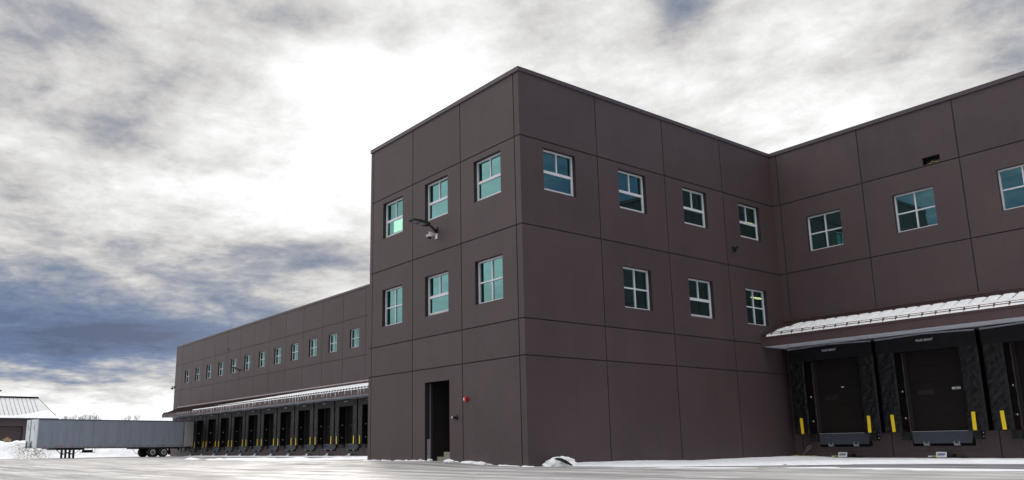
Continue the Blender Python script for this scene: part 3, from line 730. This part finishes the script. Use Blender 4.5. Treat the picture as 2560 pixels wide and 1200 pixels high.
# ------------------------------------------------------------------ bare trees far behind the trailer
def tree_proto(seed):
    rnd = random.Random(seed); tr = MB().mat(M['bark']); br = MB().mat(M['twig'])
    def grow(mb, p, d, L, r, depth):
        if depth == 0 or L < .2: return
        q = p+d*L*.5+Vector((rnd.uniform(-1, 1), rnd.uniform(-1, 1), 0))*L*.06; e = p+d*L
        mb.tube([p, q, e], [max(r, .016), max(r*.85, .014), max(r*.65, .012)], 5 if depth > 3 else 3, caps=False)
        for k in range(rnd.choice((2, 2, 3))):
            ax = Vector((rnd.uniform(-1, 1), rnd.uniform(-1, 1), rnd.uniform(-.2, .2))).normalized()
            nd_ = (Matrix.Rotation(rnd.uniform(.18, .52), 4, ax) @ d); nd_.z += .22; nd_.normalize()
            grow(br, e-d*L*rnd.uniform(0, .35), nd_, L*rnd.uniform(.66, .86), r*.52, depth-1)
    tr.tube([(0, 0, 0), (.05, 0, 1.6), (0, .05, 3.2)], [.17, .14, .12], 8)
    root = empty('bare_tree'); 
    grow(br, Vector((0, .05, 3.2)), Vector((.08, 0, 1)).normalized(), 2.1, .09, 6)
    grow(br, Vector((0, .02, 2.2)), Vector((-.35, .2, 1)).normalized(), 1.9, .07, 5)
    k_ = 10./max(v[2] for v in br.v)
    for m_ in (tr, br): m_.v = [(v[0]*k_, v[1]*k_, v[2]*k_) for v in m_.v]
    tr.build('trunk', parent=root); br.build('branches', parent=root); return root
tps = [tree_proto(s) for s in (2, 5, 9)]; tu = [False]*3
spots = [(150, .92), (157, 1.0), (163, .85), (171, .95), (184, .8), (194, .93), (203, .84), (212, 1.06), (218, .95), (226, .9), (233, 1.14), (241, .9), (252, .9), (259, 1.08), (330, .85), (338, 1.0), (345, 1.02)]
cam = Vector((19.157, -16.697, .603))
for i, (u, s) in enumerate(spots):
    # a row of trees along the far field's edge; bearing steps follow the row
    f_ = 2024.97; x = (u-1173.2)/f_; dx = Vector((.604226*x-.796813, .796813*x+.604226)); dx = dx/.9783 if False else dx
    d_ = 205+random.uniform(-12, 25)
    j = i % 3; o = tps[j] if not tu[j] else copy_tree(tps[j]); tu[j] = True
    o.location = (cam.x+dx.x*d_, cam.y+dx.y*d_, 0); o.rotation_euler = (0, 0, random.uniform(0, 6)); sc_ = (.62+.38*s)*1.02*d_/205; o.scale = (sc_*.8, sc_*.8, sc_)
    lab = {10: 'tallest of the distant bare trees above the middle of the trailer', 13: 'bare tree at the right end of the longer tree row above the trailer', 14: 'bare sapling left of the pair close to the canopy end'}.get(i, 'leafless grey tree in the faint row above the trailer roof')
    if i in (15, 16): lab = 'thin leafless tree standing alone above the trailer between the row and the canopy'
    tag(o, lab, 'tree', 'distant bare trees behind the trailer')

# ------------------------------------------------------------------ ground
def smooth(a, b, x):
    t = max(0, min(1, (x-a)/(b-a))); return t*t*(3-2*t)
def gh(x, y):
    h = .012*noise.noise((x*.22, y*.22, 1))+.006*noise.noise((x*.9, y*.9, 4))
    ramp = smooth(-.2, -4.5, x)*(1-smooth(-12, -22, x))*(1-smooth(-.3, -4.5, y))*(1-smooth(2, 6, y))
    return h*(1-.5*ramp)+.135*ramp
gx = [-3000, -1500, -700, -350, -200, -150, -125]+[-112+.8*k for k in range(190)]+[45, 60, 100, 250, 600, 1500, 3000]
gy = [-3000, -1200, -400, -150, -80, -55]+[-42+.7*k for k in range(82)]+[20, 40, 100, 300, 900, 3000]
def ground():
    vs = []; fs = []
    ny = len(gy)
    for x in gx:
        for y in gy: vs.append((x, y, gh(x, y) if -112 <= x <= 41 and -43 < y < 16 else 0))
    for i in range(len(gx)-1):
        for j in range(ny-1):
            q = i*ny+j; fs.append([q, q+ny, q+ny+1, q+1])
    me = D.meshes.new('ground'); me.from_pydata(vs, [], fs); me.polygons.foreach_set('use_smooth', [True]*len(fs)); me.update()
    o = D.objects.new('ground', me); C.objects.link(o); tag(o, kind='structure'); return o
G0 = ground()
m, nt = newmat('icy_yard'); out = nd(nt, 'ShaderNodeOutputMaterial'); p = nd(nt, 'ShaderNodeBsdfPrincipled'); nt.links.new(p.outputs[0], out.inputs[0])
tc = nd(nt, 'ShaderNodeTexCoord')
def noi(scale, det, st=(1, 1, 1), rot=0., rough=.6, dist=0.):
    mp = nd(nt, 'ShaderNodeMapping'); mp.inputs['Scale'].default_value = st; mp.inputs['Rotation'].default_value = (0, 0, rot); nt.links.new(tc.outputs['Object'], mp.inputs[0])
    n = nd(nt, 'ShaderNodeTexNoise'); n.inputs['Scale'].default_value = scale; n.inputs['Detail'].default_value = det; n.inputs['Roughness'].default_value = rough; n.inputs['Distortion'].default_value = dist
    nt.links.new(mp.outputs[0], n.inputs['Vector']); return n.outputs[0]
def rng(s, a, b, c=0., d=1., smooth_=False):
    r_ = nd(nt, 'ShaderNodeMapRange'); r_.inputs[1].default_value = a; r_.inputs[2].default_value = b; r_.inputs[3].default_value = c; r_.inputs[4].default_value = d
    if smooth_: r_.interpolation_type = 'SMOOTHSTEP'
    nt.links.new(s, r_.inputs[0]); return r_.outputs[0]
def mth(op, a, b=None):
    n = nd(nt, 'ShaderNodeMath', operation=op)
    for i, s in enumerate((a, b)):
        if s is None: continue
        if isinstance(s, (int, float)): n.inputs[i].default_value = s
        else: nt.links.new(s, n.inputs[i])
    return n.outputs[0]
def mixc(f, a, b):
    n = nd(nt, 'ShaderNodeMix', data_type='RGBA')
    for i, s in ((0, f), (6, a), (7, b)):
        if isinstance(s, tuple): n.inputs[i].default_value = col(s)
        else: nt.links.new(s, n.inputs[i])
    return n.outputs[2]
base = mixc(rng(noi(.35, 5, (1, .5, 1), .4, .65), .35, .65), (.355, .345, .34), (.60, .585, .565))
trk = rng(noi(.55, 5, (.10, 2.2, 1), .12, .7, .4), .45, .62)
c_ = mixc(mth('MULTIPLY', trk, .8), base, (.165, .16, .175))
trk2 = rng(noi(.7, 4, (.12, 1.8, 1), -.55, .7, .3), .52, .66)
c_ = mixc(mth('MULTIPLY', trk2, .7), c_, (.15, .145, .155))
trk3 = rng(noi(1.6, 5, (.08, 2.5, 1), .95, .7, .5), .55, .63)
c_ = mixc(mth('MULTIPLY', trk3, .6), c_, (.13, .125, .135))
ice = rng(noi(.9, 7, (.35, 1.3, 1), .2, .75), .56, .68)
c_ = mixc(mth('MULTIPLY', ice, .8), c_, (.74, .74, .77))
spk = rng(noi(7, 5, (1, 1, 1), 0, .8), .60, .72)
c_ = mixc(mth('MULTIPLY', spk, .5), c_, (.20, .19, .19))
# dark wet strip scraped clear in front of the docks: depends on the place only
sx = nd(nt, 'ShaderNodeSeparateXYZ'); nt.links.new(tc.outputs['Object'], sx.inputs[0])
X, Y = sx.outputs[0], sx.outputs[1]
wob = rng(noi(.5, 4, (.4, 1, 1)), .3, .7, -.8, .8)
yy = mth('ADD', Y, wob)
yy2 = mth('SUBTRACT', yy, rng(X, 3, 9, -2.6, 0.))
band = mth('MULTIPLY', rng(yy2, 3.4, 4.3, 0, 1, True), rng(yy2, 7.6, 6.8, 0, 1, True))
band = mth('MULTIPLY', band, rng(X, 2.5, 6.5, 0, 1, True))
band = mth('MULTIPLY', band, rng(noi(1.3, 6, (.25, 1.4, 1)), .40, .52, .25, 1))
c_ = mixc(mth('MULTIPLY', band, .9), c_, (.12, .115, .145))
# far wing wheel track
b2 = mth('MULTIPLY', rng(yy, 4.5, 6.5, 0, 1, True), rng(yy, 12.4, 11.4, 0, 1, True)); b2 = mth('MULTIPLY', b2, rng(X, -9, -11, 0, 1)); b2 = mth('MULTIPLY', b2, rng(noi(.9, 6, (.2, 1, 1)), .38, .55))
c_ = mixc(mth('MULTIPLY', b2, .75), c_, (.16, .15, .16))
# packed snow beyond the yard
far = rng(X, -84, -90, 0, 1)
c_ = mixc(far, c_, (.82, .84, .88))
nt.links.new(c_, p.inputs['Base Color'])
nt.links.new(rng(noi(.8, 5, (.4, 1.2, 1), .2), .3, .7, .5, .85), p.inputs['Roughness'])
p.inputs['Specular IOR Level'].default_value = .35
bp = nd(nt, 'ShaderNodeBump'); bp.inputs['Strength'].default_value = .5; bp.inputs['Distance'].default_value = .02
nt.links.new(noi(5, 8, (.5, 1, 1), .2, .75), bp.inputs['Height']); nt.links.new(bp.outputs[0], p.inputs['Normal'])
G0.data.materials.append(m)

# ------------------------------------------------------------------ snow on the ground
def hfield(name, x0, x1, y0, y1, nx, ny, h, label, m, dirt=None):
    vs = []; keep = []
    for i in range(nx+1):
        for j in range(ny+1):
            x = x0+(x1-x0)*i/nx; y = y0+(y1-y0)*j/ny; hh = h(x, y); vs.append((x, y, gh(x, y)-.03+max(hh, 0)*1.0+(.03 if hh > 0 else 0))); keep.append(hh)
    fs = []
    for i in range(nx):
        for j in range(ny):
            q = i*(ny+1)+j; ids = [q, q+ny+1, q+ny+2, q+1]
            if max(keep[k] for k in ids) > 0: fs.append(ids)
    me = D.meshes.new(name); me.from_pydata(vs, [], fs); me.polygons.foreach_set('use_smooth', [True]*len(fs)); me.materials.append(m)
    if dirt:
        a = me.attributes.new('dirt', 'FLOAT', 'POINT'); a.data.foreach_set('value', [dirt(v[0], v[1]) for v in vs])
    me.update(); o = D.objects.new(name, me); C.objects.link(o); tag(o, label, 'snow', kind='stuff'); return o
def n3(x, y, s, z=0.): return noise.fractal((x*s, y*s, z), .8, 2.1, 5)
def yard(x, y):
    pts = ((0, .9), (.6, 1.0), (2.0, 1.0), (3.5, 1.5), (6, 4.4), (8.4, 7.0), (12, 7.9), (40, 8.3))
    for (a, b), (c, d) in zip(pts, pts[1:]):
        if a <= x <= c: yb = b+(d-b)*(x-a)/(c-a); break
    else: yb = .9
    e = (y-yb)+.35*n3(x, y, .8); 
    if e <= 0: return -1
    r = smooth(0, .6, e)*.035+.015*n3(x, y, 1.6, 2)*smooth(0, .4, e)+.004
    r += .075*math.exp(-((x-1.4)/1.1)**2)*smooth(5, 11, y)*(1-smooth(12.6, 13.6, y))
    r += .055*math.exp(-((x-.2)/.5)**2)*smooth(1.5, 2.4, y)*(1-smooth(5, 8, y))
    r += (.05+.03*n3(x, y, 1.2, 8))*smooth(4, 6.5, x)*math.exp(-((y-yb-1.2)/.8)**2)
    r *= 1-.4*smooth(13, 14.3, y)
    return max(r, .002)
hfield('snow_bank', .01, 33, .5, 14.6, 200, 90, yard, 'white snow filling the inner corner below the near docks', M['snow'])
def streak(x, y):
    yb = 2.5 if x > 8 else 2.5-(8-x)*.5
    e = .45-abs(y-yb)+.7*n3(x*.25, y, .9, 3); return .012*smooth(0, .3, e)+.003 if e > 0 else -1
hfield('snow_bank', 4.5, 33, -1.5, 5, 150, 40, streak, 'thin broken snow ridge on the yard in front of the near docks', M['snow'])
def farbase(x, y):
    e = min(y-12.6, 14.59-y)+.5*n3(x*.4, y, 1.0, 9); return .05*smooth(0, .5, e)+.02*n3(x, y, 1.3, 1)+.01 if e > 0 else -1
hfield('snow_bank', -71, -TW-.05, 12, 14.6, 240, 10, farbase, 'narrow snow strip along the foot of the far wing docks', M['snow'])
def ridge(x, y):
    yc = 3.2+.03*(x+15); wd = 1.25*smooth(-42, -26, x); 
    e = wd-abs(y-yc)+.9*n3(x*.5, y, .7, 6); return .10*smooth(0, .7, e)+.09*max(0, n3(x*.6, y, .8, 3))+.008 if e > 0 else -1
hfield('snow_bank', -42, -TW+.2, .0, 6.5, 180, 30, ridge, 'low lumpy snow ridge left of the corner block before the far docks', M['snow'])
def lbase(x, y):
    e = y+.14+.16*n3(x, y, 2.5, 4)-.1*abs(math.sin(x*3)); return .02+.03*max(0, n3(x, y, 4, 1)) if e > 0 else -1
hfield('snow_bank', -TW-.3, .3, -.5, -.005, 140, 8, lambda x, y: lbase(x, y) if not -5.6 < x < -4.15 else -1, 'thin line of snow at the foot of the door wall', M['snow'])
def clump(x0, y0, s, h_, seed, label, sxy=(1, 1)):
    m_ = MB().mat(M['snow'])
    def fn(a, b):
        th = a*2*math.pi; ph = b*math.pi/2; v = Vector((math.cos(th)*math.cos(ph)*s*sxy[0], math.sin(th)*math.cos(ph)*s*sxy[1], math.sin(ph)*h_))
        k = 1+.20*noise.fractal((v.x*2.2/s+seed, v.y*2.2/s, v.z*3/s), .8, 2, 5)+.05*noise.noise((v.x*11/s+seed, v.y*11/s, v.z*11/s)); return (v.x*k, v.y*k, max(v.z*k, -.02)-.01)
    m_.grid(fn, 64, 24); o = m_.build('snow_clump', loc=(x0, y0, gh(x0, y0))); tag(o, label, 'snow'); return o
clump(-3.83, -.22, .20, .09, 1, 'small snow clump just right of the doorway', (1.3, .7))
clump(-2.75, -.22, .30, .08, 4, 'lumpy snow clump at the wall below the red alarm', (1.5, .6))
clump(-2.1, -.24, .22, .09, 7, 'snow clump on the right end of the lumps below the alarm', (1.3, .7))
clump(-5.72, -.14, .09, .07, 9, 'tiny snow clump at the left foot of the doorway')
clump(-5.5, .12, .11, .09, 12, 'tiny snow clump inside the left edge of the doorway')
clump(.42, .95, .58, .28, 20, 'white snow mound with a dark slab in it at the foot of the corner', (.75, 1.05))
s = MB().mat(M['black']); path = [(.36, .215), (.46, .222), (.60, .205), (.75, .150), (.88, .075), (.94, .03)]
def slab(a, b):
    t = a*(len(path)-1); i = min(int(t), len(path)-2); f = t-i; y = path[i][0]*(1-f)+path[i+1][0]*f; z = path[i][1]*(1-f)+path[i+1][1]*f
    w_ = .05*math.sin(math.pi*(.12+.8*a)); return (.86+.10*math.sin(b*3.14)-.25*(1-a)*.3, y, z+w_*(b-.5)*2)
s.grid(slab, 20, 6); s.grid(lambda a, b: tuple(c-d for c, d in zip(slab(a, b), (.03, 0, 0))), 20, 6)
tag(s.build('plastic_slab', loc=(0, 0, 0)), 'dark curved plastic piece poking out of the snow mound at the corner', 'debris')
def berm(x, y):
    e = 5.0-abs(x+89+.02*y)+.7*n3(x, y, .35, 2)
    if e <= 0: return -1
    top = 1.95-.25*smooth(1, 8, y)-.12*smooth(10, 30, y)+.1*math.sin(y*.7)
    r = top*smooth(0, 4.2, e)+.28*n3(x, y, .55, 7)*smooth(0, 1.5, e)+.08*n3(x, y, 2.2, 3)*smooth(0, .5, e)
    return max(r, .01)
hfield('snow_heap', -95.5, -82.5, -45, 40, 56, 330, berm, 'long ploughed snow heap behind the trailer, gritty near its front end', M['snow_dirty'], lambda x, y: max(0., min(1., 1.6*(1-abs(y-.3+.0*(x+85))/2.6)))*max(0, min(1, (x+88.5)/1.5)))
# chunks of ice and grit lying on the yard
bits = ((-8.2, 2.0, .07), (-11, 1.2, .1), (-24, 3.9, .25), (-26, 4.1, .18), (4.6, 3.5, .09), (1.9, 6.2, .07), (2.2, 7.8, .1), (3.2, 4.9, .06), (6.0, 4.2, .06), (-37, 9.5, .2))
bp_ = MB().mat(M['rubber']); bp_.grid(lambda a, b: (math.cos(a*6.283)*math.cos(b*1.57), math.sin(a*6.283)*math.cos(b*1.57)*.6, .35*math.sin(b*1.57)*(1+.4*noise.noise((a*4, b*3, 1)))), 12, 5)
b0 = bp_.build('debris_lump')
for i, (x, y, s) in enumerate(bits):
    o = b0 if i == 0 else b0.copy()
    if i: C.objects.link(o)
    o.location = (x, y, gh(x, y)+.01); o.scale = (s, s, s*.7); o.rotation_euler = (0, 0, i*1.3)
    tag(o, 'small dark lump of frozen debris lying on the icy yard', 'debris', 'dark lumps lying on the yard')
# yellow strap tangle with a wire loop beside the first near dock
ST = empty('cable_tangle', (.55, 14.0, 0)); tag(ST, 'yellow strap tangle with a grey wire loop on the snow beside the first near dock', 'cable')
s = MB().mat(M['lime']); rr = random.Random(4)
for k in range(7):
    x0 = -.55+k*.16; pts = [(x0+rr.uniform(-.1, .1)+.12*q, rr.uniform(-.15, .15), .05+rr.uniform(0, .07)) for q in range(5)]; s.tube(pts, .014, 6)
s.build('strap', parent=ST)
s = MB().mat(M['steel']); s.tube([(.05, 0, .06), (.18, 0, .22), (.34, 0, .42), (.42, 0, .50), (.50, 0, .50), (.47, 0, .42), (.36, 0, .34), (.30, 0, .28)], .010, 6); s.tube([(-.12, 0, .06), (-.2, 0, .16)], .012, 6); s.build('wire_loop', parent=ST)

# ------------------------------------------------------------------ sky
W = D.worlds.new('World'); sc.world = W; W.use_nodes = True; nt = W.node_tree; nt.nodes.clear()
out = nd(nt, 'ShaderNodeOutputWorld'); tc = nd(nt, 'ShaderNodeTexCoord')
SUN = Vector((-.826, .423, .372)).normalized()
sky = nd(nt, 'ShaderNodeTexSky'); sky.sky_type = 'NISHITA'; sky.sun_disc = False; sky.sun_elevation = math.asin(SUN.z); sky.sun_rotation = math.atan2(SUN.x, SUN.y)
bgs = nd(nt, 'ShaderNodeBackground'); bgs.inputs[1].default_value = .12; nt.links.new(sky.outputs[0], bgs.inputs[0])
def vm(op, a, b=None):
    n = nd(nt, 'ShaderNodeVectorMath', operation=op)
    for i, s in enumerate((a, b)):
        if s is None: continue
        if isinstance(s, (tuple, Vector)): n.inputs[i].default_value = tuple(s)
        elif isinstance(s, (int, float)): n.inputs[3].default_value = s
        else: nt.links.new(s, n.inputs[i])
    return n
dirn = vm('NORMALIZE', tc.outputs['Generated']).outputs[0]
sp = nd(nt, 'ShaderNodeSeparateXYZ'); nt.links.new(dirn, sp.inputs[0]); dz = sp.outputs[2]
den = mth('ADD', mth('MAXIMUM', dz, 0.), .13)
cb = nd(nt, 'ShaderNodeCombineXYZ'); nt.links.new(mth('DIVIDE', sp.outputs[0], den), cb.inputs[0]); nt.links.new(mth('DIVIDE', sp.outputs[1], den), cb.inputs[1]); plane = cb.outputs[0]
def wn(vec, scale, det, rough=.6, dist=0.):
    n = nd(nt, 'ShaderNodeTexNoise'); n.inputs['Scale'].default_value = scale; n.inputs['Detail'].default_value = det; n.inputs['Roughness'].default_value = rough; n.inputs['Distortion'].default_value = dist
    nt.links.new(vec, n.inputs['Vector']); return n
warpn = wn(plane, 1.9, 4); warp = vm('SCALE', vm('SUBTRACT', warpn.outputs['Color'], (.5, .5, .5)).outputs[0]); warp.inputs[3].default_value = .09
wd = vm('ADD', dirn, warp.outputs[0]).outputs[0]
big = wn(plane, 1.5, 8, .60, .25).outputs[0]; fine = wn(plane, 6.0, 7, .64, .3).outputs[0]; tiny = wn(plane, 19, 5, .66, .15).outputs[0]
V = None
def blob(c, amp, sig, ez=1.8):
    """soft brighter or darker patch around a direction in the sky"""
    global V
    c = Vector(c).normalized(); s3 = (1, 1, ez)
    d = vm('MULTIPLY', vm('SUBTRACT', wd, tuple(c)).outputs[0], s3).outputs[0]
    l2 = vm('DOT_PRODUCT', d, d).outputs['Value']
    e = mth('MULTIPLY', mth('EXPONENT', mth('MULTIPLY', l2, -1/(2*sig*sig))), amp)
    V = e if V is None else mth('ADD', V, e)
BL = [((-.826, .423, .372), .27, .085, 1.), ((-.746, .525, .41), .22, .08, 1.2), ((-.80, .43, .33), .13, .09, 1.2), ((-.78, .46, .44), .15, .06, 1.2),
 ((-.908, .104, .415), -.26, .075, 1.4), ((-.89, .13, .46), -.18, .06, 2.), ((-.81, .34, .495), -.20, .045, 2.2), ((-.754, .461, .475), -.26, .022, 1.),
 ((-.872, .271, .410), -.16, .035, 1.8), ((-.948, .136, .265), -.10, .05, 2.5), ((-.946, .222, .222), -.13, .05, 2.8), ((-.885, .406, .232), -.24, .055, 3.2),
 ((-.86, .45, .235), -.14, .04, 3.2), ((-.916, .353, .185), -.20, .07, 3.4), ((-.97, .131, .185), -.26, .07, 3.2), ((-.91, .22, .355), .07, .11, 1.2), ((-.985, .14, .125), -.46, .14, 4.6), ((-.95, .28, .125), -.38, .11, 5.),
 ((-.98, .15, .035), .26, .22, 7.5), ((-.93, .36, .04), .20, .18, 7.5), ((-.928, .127, .34), .12, .05, 2.), ((-.91, .25, .31), .12, .07, 2.), ((-.45, .80, .38), .17, .20, 1.),
 ((-.531, .698, .492), -.34, .022, 1.), ((-.505, .715, .485), -.24, .018, 1.), ((-.36, .84, .405), -.26, .032, 1.3), ((-.262, .89, .365), -.26, .035, 1.5), ((-.252, .872, .425), -.22, .05, 2.), ((-.41, .82, .40), -.16, .018, 1.5),
 ((.70, .62, .30), -.48, .42, 1.), ((-.30, -.90, .28), -.48, .26, 1.), ((-.62, -.62, .42), .38, .30, 1.), ((-.85, .2, .31), -.10, .05, 2.), ((-.90, .19, .33), -.10, .04, 2.5)]  # leading entries lie out of view, added to shape wall light and reflections
for c, a, s, e in BL: blob(c, a, s, e)
amp = nd(nt, 'ShaderNodeMapRange'); amp.inputs[1].default_value = .02; amp.inputs[2].default_value = .3; amp.inputs[3].default_value = .45; amp.inputs[4].default_value = 1.08; nt.links.new(dz, amp.inputs[0])
V = mth('ADD', mth('ADD', V, .745), mth('MULTIPLY', mth('SUBTRACT', big, .5), amp.outputs[0]))
V = mth('ADD', V, mth('MULTIPLY', mth('SUBTRACT', fine, .5), .50))
V = mth('ADD', V, mth('MULTIPLY', mth('SUBTRACT', tiny, .5), .24))
cr = nd(nt, 'ShaderNodeValToRGB'); E_ = cr.color_ramp.elements
stops = [(.06, (.075, .11, .185)), (.25, (.125, .175, .275)), (.40, (.21, .25, .33)), (.55, (.39, .40, .44)), (.70, (.63, .62, .61)), (.86, (.82, .82, .80)), (1.0, (1.0, 1.0, 1.0))]
E_[0].position, E_[0].color = stops[0][0], col(stops[0][1]); E_[1].position, E_[1].color = stops[-1][0], col(stops[-1][1])
for p_, c in stops[1:-1]: e = E_.new(p_); e.color = col(c)
nt.links.new(V, cr.inputs[0])
low = nd(nt, 'ShaderNodeMapRange'); low.inputs[1].default_value = .10; low.inputs[2].default_value = .26; low.inputs[3].default_value = 1; low.inputs[4].default_value = 0; nt.links.new(dz, low.inputs[0])
dk = nd(nt, 'ShaderNodeMapRange'); dk.inputs[1].default_value = .7; dk.inputs[2].default_value = .4; nt.links.new(V, dk.inputs[0])
tint = nd(nt, 'ShaderNodeMix', data_type='RGBA', blend_type='MULTIPLY'); nt.links.new(mth('MULTIPLY', low.outputs[0], dk.outputs[0]), tint.inputs[0]); nt.links.new(cr.outputs[0], tint.inputs[6]); tint.inputs[7].default_value = (.86, .97, 1.16, 1)
# overhead sky, out of view, brightened to add light on the ground
zen = nd(nt, 'ShaderNodeMapRange'); zen.inputs[1].default_value = .50; zen.inputs[2].default_value = .85; zen.inputs[3].default_value = 1; zen.inputs[4].default_value = 2.9; zen.interpolation_type = 'SMOOTHSTEP'; nt.links.new(dz, zen.inputs[0])
over = mth('MULTIPLY', mth('ADD', mth('MULTIPLY', mth('MAXIMUM', mth('SUBTRACT', V, 1.), 0.), 1.2), 1.), zen.outputs[0])
bgc = nd(nt, 'ShaderNodeBackground'); nt.links.new(tint.outputs[2], bgc.inputs[0]); nt.links.new(over, bgc.inputs[1])
mx = nd(nt, 'ShaderNodeMixShader')
cov = nd(nt, 'ShaderNodeMapRange'); cov.inputs[1].default_value = .15; cov.inputs[2].default_value = .6; cov.inputs[3].default_value = .97; cov.inputs[4].default_value = 1.; nt.links.new(V, cov.inputs[0])
nt.links.new(cov.outputs[0], mx.inputs[0]); nt.links.new(bgs.outputs[0], mx.inputs[1]); nt.links.new(bgc.outputs[0], mx.inputs[2]); nt.links.new(mx.outputs[0], out.inputs[0])

# ------------------------------------------------------------------ sun behind cloud
sl = D.lights.new('sun', 'SUN'); sl.energy = 1.2; sl.angle = R(12); sl.color = (1, .95, .88)
so = D.objects.new('sun', sl); C.objects.link(so); so.rotation_euler = (-SUN).to_track_quat('-Z', 'Y').to_euler()

# ------------------------------------------------------------------ camera
cd = D.cameras.new('camera'); co = D.objects.new('camera', cd); C.objects.link(co)
cd.sensor_width = 36; cd.lens = 2024.967/2560*36; cd.shift_x = 106.823/2560; cd.shift_y = 88.176/2560; cd.clip_end = 8000; cd.clip_start = .1
F = Vector((-.77944935, .59105935, .2076236)); Rt = Vector((.60422617, .79681286, 0)); U = Vector((.16543715, -.12545161, .97820879)); rl = -.01255039
r2 = math.cos(rl)*Rt+math.sin(rl)*U; u2 = -math.sin(rl)*Rt+math.cos(rl)*U
mw = Matrix((r2, u2, -F)).transposed().to_4x4(); mw.translation = cam; co.matrix_world = mw
sc.camera = co
sc.view_settings.view_transform = 'Standard'; sc.view_settings.look = 'None'; sc.view_settings.exposure = 0; sc.view_settings.gamma = 1
for o in D.objects:
    if '_used' in o: del o['_used']
